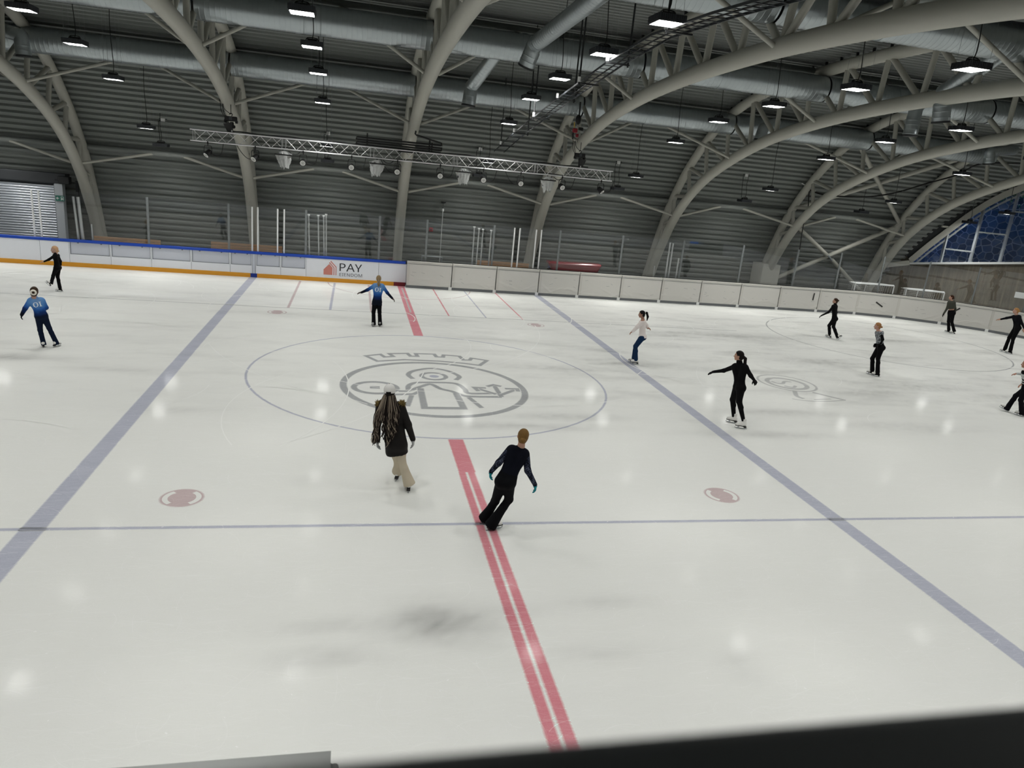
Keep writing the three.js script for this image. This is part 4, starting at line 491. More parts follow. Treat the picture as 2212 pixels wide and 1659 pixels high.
// folded black cable loom standing on the truss
{
  const t = thing('cable_loom', 'thick black cable loom folded in loops on top of the truss', 'cable loom', [0, 5.6, -9.9]), Y = (v) => v - 5.6, R = 0.031;
  const U = (x, ya, yb, s) => Array.from({ length: 7 }, (_, i) => { const a = Math.PI * i / 6 - Math.PI / 2; return V(x + s * 0.045 * Math.cos(a), Y((ya + yb) / 2) - Math.sin(a) * (ya - yb) / 2 * 1, 0); });
  const P = [V(0.02, Y(6.3), 0), V(0.01, Y(6.2), 0), V(0.06, Y(6.155), 0), V(0.9, Y(5.975), 0), ...U(0.94, 5.965, 5.885, 1), V(-0.5, Y(5.88), 0), V(-2.0, Y(5.885), 0), ...U(-2.02, 5.885, 5.81, -1), V(-0.5, Y(5.8), 0), ...U(0.94, 5.79, 5.705, 1), V(-0.5, Y(5.715), 0), V(-2.0, Y(5.725), 0), ...U(-2.02, 5.725, 5.65, -1), V(-0.5, Y(5.64), 0.0), V(0.9, Y(5.63), 0), ...U(0.93, 5.63, 5.56, 1)];
  part('loom', pipe(P, R, 9, 240, 0.3), M.hose, t); part('clamp_bar', box(0.05, 0.5, 0.05, -1.68, Y(5.8), -0.04), M.hose, t); part('clamp_bar', box(0.06, 0.45, 0.05, 0.54, Y(5.8), -0.04), M.hose, t); part('clamp_bar', box(0.05, 0.36, 0.05, 0.63, Y(5.76), -0.04), M.hose, t); part('support', box(0.75, 0.05, 0.3, -0.2, Y(5.545), -0.08), M.hose, t);
}
// ---------------------------------------------------------------- gallery at the camera: slab, dark handrail, sheet metal housing
const slabG = struct('floor_gallery', box(26, 0.25, 6.2, -2, 3.32, 20.3), mat('#8a8a87', 0.9));
part('gallery_front', box(40, 3.3, 0.2, 0, 1.65, 0.0).translate(-2, 0, 17.35), mat('#8a8a87', 0.9), slabG);
{ const t = thing('handrail', 'dark flat topped handrail running past the camera, out of focus', 'handrail', [-2, 0, 17.66]); part('top_rail', rbox(14, 0.06, 0.075, 0, 4.944, 0.0, 0.008), M.rail, t); for (let x = -6; x <= 6; x += 1.5) part('baluster', rod(V(x + 0.75, 3.44, 0), V(x + 0.75, 4.92, 0), 0.02, 8), M.rail, t); part('lower_rail', rbox(14, 0.05, 0.04, 0, 3.9, 0, 0.01), M.rail, t); }
{ const t = thing('metal_housing', 'grey sheet metal housing jutting in at the lower edge', 'housing', [-3.07, 3.455, 16.26]), m = mat('#8f918f', 0.45, 0.2); part('box', rbox(2.0, 0.6, 0.5, 0, -0.325, 0, 0.012), m, t); part('lid', [box(1.985, 0.012, 0.515, 0, -0.004, 0), box(1.985, 0.035, 0.012, 0, -0.02, 0.258)], m, t); part('end_cap', rbox(0.025, 0.58, 0.5, 1.003, -0.32, 0, 0.01), m, t); part('screw', new THREE.CylinderGeometry(0.007, 0.007, 0.006, 10).translate(0.93, 0.004, 0.06), M.black, t); for (const s of [-0.6, 0.6]) part('bracket', box(0.06, 0.06, 1.3, s, -0.45, 0.75), M.steel, t); }

// ---------------------------------------------------------------- people: joints [right, up, towards the camera] from the point where the blade stands
const vlen = Math.hypot;
// signed distance of a cone-capsule a-b, radii ra, rb
function cap(a, b, ra, rb) { const dx = b[0] - a[0], dy = b[1] - a[1], dz = b[2] - a[2], L = dx * dx + dy * dy + dz * dz || 1e-9; return (x, y, z) => { const px = x - a[0], py = y - a[1], pz = z - a[2], t = clamp((px * dx + py * dy + pz * dz) / L, 0, 1); return vlen(px - dx * t, py - dy * t, pz - dz * t) - (ra + (rb - ra) * t); }; }
function ell(c, r) { const m = Math.min(...r); return (x, y, z) => { const a = (x - c[0]) / r[0], b = (y - c[1]) / r[1], d = (z - c[2]) / r[2], k = vlen(a, b, d); return (k - 1) * (k > 1e-6 ? vlen(x - c[0], y - c[1], z - c[2]) / k : m); }; }
const smin = (a, b, k) => { const h = Math.max(k - Math.abs(a - b), 0) / k; return Math.min(a, b) - h * h * k * 0.25; };
const union = (fs, k) => (x, y, z) => { let d = fs[0](x, y, z); for (let i = 1; i < fs.length; i++) d = smin(d, fs[i](x, y, z), k); return d; };
const cut = (f, p, n, r = 0.0) => (x, y, z) => Math.max(f(x, y, z), (x - p[0]) * n[0] + (y - p[1]) * n[1] + (z - p[2]) * n[2] - r);
// surface nets
function nets(f, lo, hi, h) {
  const n = [0, 1, 2].map((i) => Math.ceil((hi[i] - lo[i]) / h) + 2), [X, Y, Z] = n, F = new Float32Array(X * Y * Z), B = 6;
  for (let bz = 0; bz < Z; bz += B) for (let by = 0; by < Y; by += B) for (let bx = 0; bx < X; bx += B) {
    const c = f(lo[0] + (bx + B / 2) * h, lo[1] + (by + B / 2) * h, lo[2] + (bz + B / 2) * h), far = Math.abs(c) > B * h * 1.35;
    for (let k = bz; k < Math.min(Z, bz + B); k++) for (let j = by; j < Math.min(Y, by + B); j++) for (let i = bx; i < Math.min(X, bx + B); i++) F[(k * Y + j) * X + i] = far ? c : f(lo[0] + i * h, lo[1] + j * h, lo[2] + k * h);
  }
  const id = new Int32Array(X * Y * Z).fill(-1), pos = [], idx = [], at = (i, j, k) => (k * Y + j) * X + i;
  const E = [[0, 1], [0, 2], [0, 4], [1, 3], [1, 5], [2, 3], [2, 6], [3, 7], [4, 5], [4, 6], [5, 7], [6, 7]];
  for (let k = 0; k < Z - 1; k++) for (let j = 0; j < Y - 1; j++) for (let i = 0; i < X - 1; i++) {
    const v = []; let m = 0; for (let c = 0; c < 8; c++) { const q = F[at(i + (c & 1), j + ((c >> 1) & 1), k + (c >> 2))]; v.push(q); if (q < 0) m |= 1 << c; }
    if (m === 0 || m === 255) continue;
    let sx = 0, sy = 0, sz = 0, w = 0; for (const [a, b] of E) if ((v[a] < 0) !== (v[b] < 0)) { const t = v[a] / (v[a] - v[b]); sx += lerp(a & 1, b & 1, t); sy += lerp((a >> 1) & 1, (b >> 1) & 1, t); sz += lerp(a >> 2, b >> 2, t); w++; }
    id[at(i, j, k)] = pos.length / 3; pos.push(lo[0] + (i + sx / w) * h, lo[1] + (j + sy / w) * h, lo[2] + (k + sz / w) * h);
  }
  for (let k = 1; k < Z - 1; k++) for (let j = 1; j < Y - 1; j++) for (let i = 1; i < X - 1; i++) {
    const s = F[at(i, j, k)] < 0;
    const q = (a, b, c, d, flip) => { if (a < 0 || b < 0 || c < 0 || d < 0) return; if (flip) idx.push(a, b, c, a, c, d); else idx.push(a, c, b, a, d, c); };
    if (s !== F[at(i + 1, j, k)] < 0) q(id[at(i, j - 1, k - 1)], id[at(i, j, k - 1)], id[at(i, j, k)], id[at(i, j - 1, k)], s);
    if (s !== F[at(i, j + 1, k)] < 0) q(id[at(i - 1, j, k - 1)], id[at(i - 1, j, k)], id[at(i, j, k)], id[at(i, j, k - 1)], s);
    if (s !== F[at(i, j, k + 1)] < 0) q(id[at(i - 1, j - 1, k)], id[at(i, j - 1, k)], id[at(i, j, k)], id[at(i - 1, j, k)], s);
  }
  const nor = new Float32Array(pos.length), e = h * 0.5;
  for (let i = 0; i < pos.length; i += 3) { const [x, y, z] = [pos[i], pos[i + 1], pos[i + 2]]; let a = f(x + e, y, z) - f(x - e, y, z), b = f(x, y + e, z) - f(x, y - e, z), c = f(x, y, z + e) - f(x, y, z - e); const l = vlen(a, b, c) || 1; nor[i] = a / l; nor[i + 1] = b / l; nor[i + 2] = c / l; }
  const g = new THREE.BufferGeometry(); g.setAttribute('position', new THREE.Float32BufferAttribute(pos, 3)); g.setAttribute('normal', new THREE.BufferAttribute(nor, 3)); g.setIndex(idx); return g;
}
function tint(g, fn) { const p = g.attributes.position, c = new Float32Array(p.count * 3), k = new THREE.Color(); for (let i = 0; i < p.count; i++) { fn(p.getX(i), p.getY(i), p.getZ(i), k); c[i * 3] = k.r; c[i * 3 + 1] = k.g; c[i * 3 + 2] = k.b; } g.setAttribute('color', new THREE.BufferAttribute(c, 3)); return g; }
function joinColored(gs) { const out = new THREE.BufferGeometry(), P = [], N = [], C = [], I = []; let o = 0; for (const g of gs) { P.push(...g.attributes.position.array); N.push(...g.attributes.normal.array); C.push(...g.attributes.color.array); for (const i of g.index.array) I.push(i + o); o += g.attributes.position.count; } out.setAttribute('position', new THREE.Float32BufferAttribute(P, 3)); out.setAttribute('normal', new THREE.Float32BufferAttribute(N, 3)); out.setAttribute('color', new THREE.Float32BufferAttribute(C, 3)); out.setIndex(I); return out; }
// a relaxed right hand: wrist at the origin, fingers along +x, palm facing -y, thumb on -z side
const handField = (() => {
  const fs = [cap([0, 0, 0], [0.03, 0, 0], 0.025, 0.027), cap([0.028, 0.0, -0.022], [0.085, -0.002, -0.027], 0.0155, 0.014), cap([0.028, 0, 0.02], [0.08, -0.003, 0.028], 0.0155, 0.013), cap([0.03, 0, 0], [0.086, 0, 0], 0.016, 0.014)];
  [[-0.028, 0.085, 0.026, 0.1], [-0.009, 0.09, 0.029, 0.0], [0.01, 0.087, 0.027, -0.06], [0.028, 0.079, 0.021, -0.14]].forEach(([z, x0, l, sp], i) => { let p = [x0, -0.002, z], a = -0.25 - i * 0.07; for (let k = 0; k < 3; k++) { const L = l * [1.05, 0.8, 0.65][k], q = [p[0] + L * Math.cos(a), p[1] + L * Math.sin(a), p[2] - L * sp]; fs.push(cap(p, q, 0.0092 - k * 0.0008, 0.0085 - k * 0.0008)); p = q; a -= 0.3; } });
  fs.push(cap([0.018, -0.004, -0.024], [0.05, -0.016, -0.052], 0.0135, 0.0115), cap([0.05, -0.016, -0.052], [0.08, -0.026, -0.06], 0.0112, 0.009));
  return union(fs, 0.009);
})();
const handGeo = nets(handField, [-0.03, -0.09, -0.085], [0.19, 0.04, 0.06], 0.0046);
function placedHand(wr, tip, palm, thumbIn, s, inflate = 1) { const X = V(...tip).sub(V(...wr)).normalize(), Yv = V(...palm).negate(); Yv.addScaledVector(X, -Yv.dot(X)).normalize(); const Z = X.clone().cross(Yv), m = new THREE.Matrix4().makeBasis(X, Yv, Z); const g = handGeo.clone(); const t = V(...thumbIn); if (t.dot(Z) > 0) { g.scale(1, 1, -1); const ix = g.index.array; for (let i = 0; i < ix.length; i += 3) { const q = ix[i + 1]; ix[i + 1] = ix[i + 2]; ix[i + 2] = q; } } g.scale(s, s * inflate, s * inflate); g.applyMatrix4(m); return g.translate(...wr); }
// head in its own axes: face towards +z, up +y, centre of the skull at the origin
const headParts = () => {
  const base = union([ell([0, 0.028, -0.014], [0.073, 0.086, 0.09]), ell([0, -0.032, 0.026], [0.056, 0.074, 0.06]), cap([0, -0.05, -0.03], [0, -0.13, -0.035], 0.05, 0.05)], 0.035);
  const nose = union([cap([0, 0.006, 0.082], [0, -0.026, 0.099], 0.007, 0.012), ell([0.012, -0.03, 0.088], [0.008, 0.007, 0.01]), ell([-0.012, -0.03, 0.088], [0.008, 0.007, 0.01])], 0.01);
  const brow = cap([-0.034, 0.022, 0.072], [0.034, 0.022, 0.072], 0.011, 0.011), chin = ell([0, -0.088, 0.062], [0.02, 0.017, 0.018]), lips = union([cap([-0.017, -0.056, 0.077], [0.017, -0.056, 0.077], 0.006, 0.006), ell([0, -0.057, 0.082], [0.016, 0.009, 0.007])], 0.006);
  const ears = union([ell([0.073, -0.005, -0.012], [0.011, 0.031, 0.019]), ell([-0.073, -0.005, -0.012], [0.011, 0.031, 0.019])], 0.001), eyes = [ell([0.031, 0.003, 0.074], [0.0115, 0.0105, 0.0115]), ell([-0.031, 0.003, 0.074], [0.0115, 0.0105, 0.0115])], sock = [ell([0.031, 0.004, 0.09], [0.018, 0.012, 0.013]), ell([-0.031, 0.004, 0.09], [0.018, 0.012, 0.013])];
  return (x, y, z) => { let d = smin(base(x, y, z), brow(x, y, z), 0.02); d = smin(d, chin(x, y, z), 0.02); d = Math.max(d, -sock[0](x, y, z), -sock[1](x, y, z)); d = smin(d, nose(x, y, z), 0.008); d = smin(d, lips(x, y, z), 0.006); d = smin(d, ears(x, y, z), 0.006); return Math.min(d, eyes[0](x, y, z), eyes[1](x, y, z)); };
};
const headGeo = nets(headParts(), [-0.11, -0.15, -0.13], [0.11, 0.14, 0.14], 0.0056);
function headBasis(face, up = [0, 1, 0]) { const Z = V(...face).normalize(), Y = V(...up); Y.addScaledVector(Z, -Y.dot(Z)).normalize(); return new THREE.Matrix4().makeBasis(Y.clone().cross(Z), Y, Z); }
const cloth = (hex, r = 0.85, more = {}) => mat(hex, r, 0, { specularIntensity: 0.25, ...more });
const skinM = new THREE.MeshPhysicalMaterial({ vertexColors: true, roughness: 0.55 }), dyedM = new THREE.MeshPhysicalMaterial({ vertexColors: true, roughness: 0.85, specularIntensity: 0.25 });
const bootWhite = mat('#e9e8e4', 0.4), soleM = mat('#1c1a19', 0.5), bladeM = mat('#b9bdc0', 0.25, 0.9);
const skateParts = (() => {                                         // toe towards +x, blade standing on y = 0, ankle at (0, 0.16, 0)
  const boot = nets(cut(union([cap([0.03, 0.115, 0], [0.125, 0.092, 0], 0.042, 0.034), cap([0.0, 0.11, 0], [-0.045, 0.115, 0], 0.04, 0.037), cap([-0.022, 0.13, 0], [-0.012, 0.235, 0], 0.042, 0.05)], 0.04), [0, 0.235, 0], [0, 1, 0]), [-0.1, 0.03, -0.07], [0.18, 0.3, 0.07], 0.009);
  const bootLow = nets(cut(union([cap([0.03, 0.115, 0], [0.125, 0.092, 0], 0.042, 0.034), cap([0.0, 0.11, 0], [-0.045, 0.115, 0], 0.04, 0.037), cap([-0.022, 0.13, 0], [-0.016, 0.2, 0], 0.04, 0.04)], 0.04), [0, 0.165, 0], [0, 1, 0]), [-0.1, 0.03, -0.07], [0.18, 0.24, 0.07], 0.009);
  const outline = new THREE.Shape([[-0.085, 0.062], [-0.085, 0.03], [-0.035, 0.03], [-0.02, 0.05], [0.03, 0.056], [0.155, 0.056], [0.16, 0.068], [0.05, 0.072], [0.0, 0.082]].map((q) => new THREE.Vector2(...q)));
  const sole = new THREE.ExtrudeGeometry(outline, { depth: 0.056, bevelEnabled: false }).translate(0, 0, -0.028);
  const bl = new THREE.Shape([[-0.115, 0.012], [-0.11, 0.001], [0.0, 0], [0.13, 0.001], [0.165, 0.012], [0.172, 0.03], [0.16, 0.032], [0.15, 0.022], [0.11, 0.02], [0.1, 0.056], [0.07, 0.056], [0.06, 0.02], [-0.03, 0.018], [-0.04, 0.03], [-0.075, 0.03], [-0.08, 0.016]].map((q) => new THREE.Vector2(...q)));
  const blade = new THREE.ExtrudeGeometry(bl, { depth: 0.006, bevelEnabled: false }).translate(0, 0, -0.003);
  const lace = []; for (let i = 0; i < 5; i++) { const a = i / 4; lace.push(rod(V(lerp(0.075, 0.028, a), lerp(0.132, 0.22, a), -0.02), V(lerp(0.075, 0.028, a), lerp(0.132, 0.22, a) + 0.004, 0.02), 0.004, 5)); }
  return { boot, bootLow, sole, blade, lace: mergeGeometries(lace.map(plain)) };
})();
function addSkate(t, an, toe, s, o, flat) {
  const dir = V(toe[0] - an[0], 0, toe[2] - an[2]).normalize(), pitch = flat ? 0 : Math.atan2(toe[1] - an[1] + 0.055 * s, vlen(toe[0] - an[0], toe[2] - an[2]));
  const g = new THREE.Mesh(o.flare ? skateParts.bootLow : skateParts.boot, o.boot ?? bootWhite); g.name = 'skate'; g.castShadow = g.receiveShadow = true; if (o.bootLabel) g.userData.label = o.bootLabel;
  const q = new THREE.Quaternion().setFromAxisAngle(V(0, 1, 0), Math.atan2(-dir.z, dir.x)).multiply(new THREE.Quaternion().setFromAxisAngle(V(0, 0, 1), pitch)); g.quaternion.copy(q); g.scale.setScalar(s);
  const p = V(0, 0.16 * s, 0).applyQuaternion(q); g.position.set(an[0], an[1], an[2]).sub(p); if (flat) g.position.y = 0.001; else { let low = 1e9; for (const e of [-0.1, 0.0, 0.15]) low = Math.min(low, V(e * s, 0, 0).applyQuaternion(q).y); if (g.position.y + low < 0.001) g.position.y = 0.001 - low; }
  part('sole', skateParts.sole, soleM, g); part('blade', skateParts.blade, bladeM, g); if (!o.flare) part('lace', skateParts.lace, bootWhite, g); t.add(g); return g;
}
const add3 = (a, b, k = 1) => [a[0] + b[0] * k, a[1] + b[1] * k, a[2] + b[2] * k], mid3 = (a, b, t = 0.5) => [lerp(a[0], b[0], t), lerp(a[1], b[1], t), lerp(a[2], b[2], t)];
function bounds(list, pad) { const lo = [1e9, 1e9, 1e9], hi = [-1e9, -1e9, -1e9]; for (const p of list) for (let i = 0; i < 3; i++) { lo[i] = Math.min(lo[i], p[i] - pad); hi[i] = Math.max(hi[i], p[i] + pad); } return [lo, hi]; }
function person(label, [px, pz], turn, J, o) {
  const t = thing('person', label, 'person', [px, 0, pz], turn, 'skaters on the ice'), s = o.s, r = (x) => x * s, h = o.h ?? 0.0125, W = o.wide ?? 1;
  const hipM = mid3(J.hipL, J.hipR), shM = mid3(J.shL, J.shR), waist = mid3(hipM, shM, 0.42), chest = mid3(hipM, shM, 0.78), ax = V(J.hipR[0] - J.hipL[0], 0, J.hipR[2] - J.hipL[2]); if (ax.length() < 0.02) ax.set(J.shR[0] - J.shL[0], 0, J.shR[2] - J.shL[2]); ax.normalize();
  const bx = V(J.shR[0] - J.shL[0], J.shR[1] - J.shL[1], J.shR[2] - J.shL[2]).normalize(), pel = (k, d) => add3(hipM, [ax.x, 0, ax.z], k * d), side = (p, k) => add3(p, [bx.x, bx.y, bx.z], k);
  const f3 = V(...(o.torso ?? o.face)).normalize(), fw = (p, k) => add3(p, [f3.x, f3.y * 0.3, f3.z], k), back = fw(hipM, r(-0.045));
  const torso = (e) => [cap(mid3(J.shL, shM, 0.3), side(waist, r(-0.045)), r(0.088 + e) * W, r(0.072 + e) * W), cap(mid3(J.shR, shM, 0.3), side(waist, r(0.045)), r(0.088 + e) * W, r(0.072 + e) * W), cap(fw(side(chest, r(-0.055)), r(0.042)), fw(side(chest, r(0.055)), r(0.042)), r(0.055 + e), r(0.055 + e)), cap(side(waist, r(-0.04)), pel(-1, r(0.055)), r(0.074 + e) * W, r(0.1 + e)), cap(side(waist, r(0.04)), pel(1, r(0.055)), r(0.074 + e) * W, r(0.1 + e)), cap(fw(pel(-1, r(0.052)), r(-0.05)), fw(pel(1, r(0.052)), r(-0.05)), r(0.084 + e), r(0.084 + e)), cap(J.neck, shM, r(0.05 + e * 0.5), r(0.075 + e))];
  const arm = (S, e) => [cap(J['sh' + S], J['el' + S], r(0.05 + e), r(0.039 + e)), cap(J['el' + S], J['wr' + S], r(0.038 + e), r(0.026 + e))];
  const calf = (S) => { const k = V(...J['kn' + S]), a = V(...J['an' + S]); const m = k.clone().lerp(a, 0.3); m.x -= f3.x * r(0.02); m.z -= f3.z * r(0.02); return [m.x, m.y, m.z]; };
  const hipJ = (S) => mid3(J['hip' + S], hipM, 0.15);
  const leg = (S, e, end) => [cap(add3(hipJ(S), [0, -r(0.02), 0]), J['kn' + S], r(0.092 + e), r(0.057 + e)), cap(J['kn' + S], J['an' + S], r(0.056 + e), r(end ?? 0.036 + e)), cap(mid3(J['kn' + S], calf(S), 0.6), calf(S), r(0.04 + e), r(0.047 + e))];
  // body: one continuous skin, head and bare hands with finer cells
  const skinF = union([...torso(-0.014), ...arm('L', -0.01), ...arm('R', -0.01), ...leg('L', -0.014), ...leg('R', -0.014), cap(J.neck, mid3(J.neck, J.head, 0.55), r(0.05), r(0.047))], r(0.035));
  const all = Object.values(J), [lo, hi] = bounds(all.filter((p) => p !== J.toeL && p !== J.toeR), 0.13 * s); const skin = new THREE.Color(o.skin ?? '#d9ab92').multiplyScalar(0.72), flat = (hex) => { const c = new THREE.Color(hex); return (x, y, z, k) => k.copy(c); };
  const hb = headBasis(o.face, o.up ?? [J.head[0] - J.neck[0], J.head[1] - J.neck[1], J.head[2] - J.neck[2]]), hs = r(1) * (o.headScale ?? 0.98);
  const head = tint(headGeo.clone(), (x, y, z, k) => { k.copy(skin); if (vlen(x, (y + 0.057) * 1.7, z - 0.086) < 0.021 && z > 0.07) k.setRGB(skin.r * 0.72, skin.g * 0.42, skin.b * 0.42); for (const e of [-0.031, 0.031]) { const q = vlen(x - e, y - 0.003, (z - 0.08) * 0.8); if (q < 0.0128) k.set(vlen(x - e, y - 0.003) < 0.0058 ? '#2a201b' : '#e6e2dd'); if (Math.abs(x - e) < 0.018 && Math.abs(y - 0.026 + Math.abs(x - e) * 0.25) < 0.0045 && z > 0.06) k.set('#4a3526'); } }).scale(hs, hs, hs).applyMatrix4(hb).translate(...J.head);
  const pieces = [tint(nets(skinF, lo, hi, h * 1.25), flat('#' + skin.getHexString())), head], hands = {};
  for (const S of ['L', 'R']) { const wr = J['wr' + S], d = V(J['tip' + S][0] - wr[0], J['tip' + S][1] - wr[1], J['tip' + S][2] - wr[2]).normalize(), sgn = S === 'L' ? 1 : -1; const inward = [ax.x * sgn, 0, ax.z * sgn], down = Math.abs(d.y) > 0.75; const palm = down ? inward : [0, -1, 0], thumb = down ? [f3.x, 0, f3.z] : inward; hands[S] = placedHand(wr, J['tip' + S], palm, thumb, s * (o.handScale ?? (o.glove ? 0.98 : 0.92)), o.glove ? 1.12 : 1); if (!o.glove) pieces.push(tint(hands[S], flat('#' + skin.getHexString()))); }
  part('body', joinColored(pieces), skinM, t);
  if (o.glove) for (const S of ['L', 'R']) part('glove', hands[S], cloth(o.glove, 0.6), t);
  // top with sleeves, open at wrists and neck, ending at the hem
  const up3 = V(shM[0] - hipM[0], shM[1] - hipM[1], shM[2] - hipM[2]).normalize(), hemAt = add3(hipM, [up3.x, up3.y, up3.z], r(o.hem ?? 0.02)), e = o.loose ?? 0.004;
  let fs = [...torso(e)]; if (o.skirt) fs.push(cap(add3(pel(0, 0), [up3.x, up3.y, up3.z], r(0.07)), add3(pel(0, 0), [up3.x, up3.y, up3.z], -r(0.13)), r(0.115), r(0.185))); if (o.coat) fs.push(cap(side(waist, r(-0.05)), add3(pel(-1, r(0.055)), [0, -0.12 * s, 0]), r(0.11), r(0.125)), cap(side(waist, r(0.05)), add3(pel(1, r(0.055)), [0, -0.12 * s, 0]), r(0.11), r(0.125)));
  const armsF = [...arm('L', e + (o.sleeve ?? 0.002)), ...arm('R', e + (o.sleeve ?? 0.002))];
  const collar = o.turtle ? [cap(J.neck, mid3(J.neck, J.head, o.turtle), r(0.06), r(0.056))] : [];
  const trunk = cut(union([...fs, ...collar], r(0.035)), hemAt, [-up3.x, -up3.y, -up3.z]), armU = union(armsF, r(0.03)); let top = o.sleeves ? trunk : (x, y, z) => smin(trunk(x, y, z), armU(x, y, z), r(0.03));
  if (!o.turtle) { const n0 = add3(J.neck, [up3.x, up3.y, up3.z], r(o.neckline ?? -0.005)); top = cut(top, n0, [up3.x, up3.y, up3.z]); }
  const topG = nets(top, lo, hi, h); let topMesh;
  if (o.dye) { tint(topG, o.dye(hipM, shM)); topMesh = part('jacket', topG, dyedM, t, o.topLabel); } else topMesh = part(o.topName ?? 'top', topG, o.topMat ?? cloth(o.top), t, o.topLabel);
  if (o.sleeves) for (const S of ['L', 'R']) part('sleeve', (o.sleeveDye ? (g) => tint(g, o.sleeveDye) : (g) => g)(nets(union(arm(S, e + 0.004), r(0.03)), ...bounds([J['sh' + S], J['el' + S], J['wr' + S]], 0.1 * s), h)), o.sleeves, t, o.sleeveLabel);
  if (o.stripe) for (const S of ['L', 'R']) part('cuff_stripe', [0.72, 0.86].map((q) => { const a = mid3(J['el' + S], J['wr' + S], q), b = mid3(J['el' + S], J['wr' + S], q + 0.07); return rod(V(...a), V(...b), r(0.038), 14); }), cloth('#d9d9d6'), t);
  // trousers
  const le = o.trouserLoose ?? 0.006; const legsF = []; for (const S of ['L', 'R']) { const an = J['an' + S], kn = J['kn' + S]; legsF.push(...leg(S, le)); if (o.flare) { const d = V(an[0] - kn[0], an[1] - kn[1], an[2] - kn[2]).normalize(), end = add3(an, [d.x, d.y, d.z], r(o.flareDown ?? 0.05)); let c = cap(mid3(kn, an, 0.35), end, r(0.05 + le), r(o.flare)); legsF.push(cut(c, end, [d.x, d.y, d.z])); } else { } }
  const waistCut = add3(hipM, [up3.x, up3.y, up3.z], r(0.14));
  let tr_ = cut(union([...torso(le).slice(3, 6), ...legsF], r(0.03)), waistCut, [up3.x, up3.y, up3.z]); if (!o.flare) for (const S of ['L', 'R']) { }
  part('trousers', nets(tr_, lo, hi, h), o.trouserMat ?? cloth(o.trousers), t, o.trouserLabel);
  // skates
  for (const S of ['L', 'R']) addSkate(t, J['an' + S], J['toe' + S], s, o, !(o.lift ?? '').includes(S));
  // hair
  if (o.hair) {
    const hm = cloth(o.hair, 0.5, { sheen: 0.3 }), loc = (f) => { const inv = hb.clone().transpose(); const q = V(0, 0, 0); return (x, y, z) => { q.set(x - J.head[0], y - J.head[1], z - J.head[2]).applyMatrix4(inv).multiplyScalar(1 / hs); return f(q.x, q.y, q.z) * hs; }; };
    const skull = ell([0, 0.03, -0.016], [0.081, 0.094, 0.099]), low = ell([0, -0.035, -0.045], [0.066, 0.07, 0.06]);
    const hairF = (x, y, z) => { let d = smin(skull(x, y, z), low(x, y, z), 0.03) + 0.0022 * Math.sin((Math.atan2(x, -z + 0.02) * 26)) * sstep(0.12, 0.04, y); d = Math.max(d, z * 0.8 - y * 0.55 - 0.008); return d; };
    const pc = [hairF]; if (o.bun) pc.push(ell(o.bun.slice(0, 3), [o.bun[3], o.bun[3] * 0.9, o.bun[3] * 0.85])); if (o.tail) for (let i = 0; i < o.tail.length - 1; i++) pc.push(cap(o.tail[i], o.tail[i + 1], o.tailR[i], o.tailR[i + 1]));
    const pts = [[0, 0, 0], ...(o.tail ?? []), ...(o.bun ? [o.bun.slice(0, 3)] : [])].map((q) => V(...q).multiplyScalar(hs).applyMatrix4(hb).add(V(...J.head)).toArray());
    part('hair', nets(loc(union(pc, 0.012)), ...bounds(pts, 0.13 * hs), h * 0.62), hm, t, o.hairLabel);
    if (o.tie) { const c = V(...o.tie.slice(0, 3)).multiplyScalar(hs).applyMatrix4(hb).add(V(...J.head)); const g = new THREE.TorusGeometry(o.tie[3] * hs, o.tie[4] * hs, 8, 20).applyMatrix4(hb).translate(c.x, c.y, c.z); part('hair_tie', g, cloth(o.tieColor), t); }
  }
  return { t, J, top, hb, hs, s, hipM, shM, up3, f3, ax, waist };
}
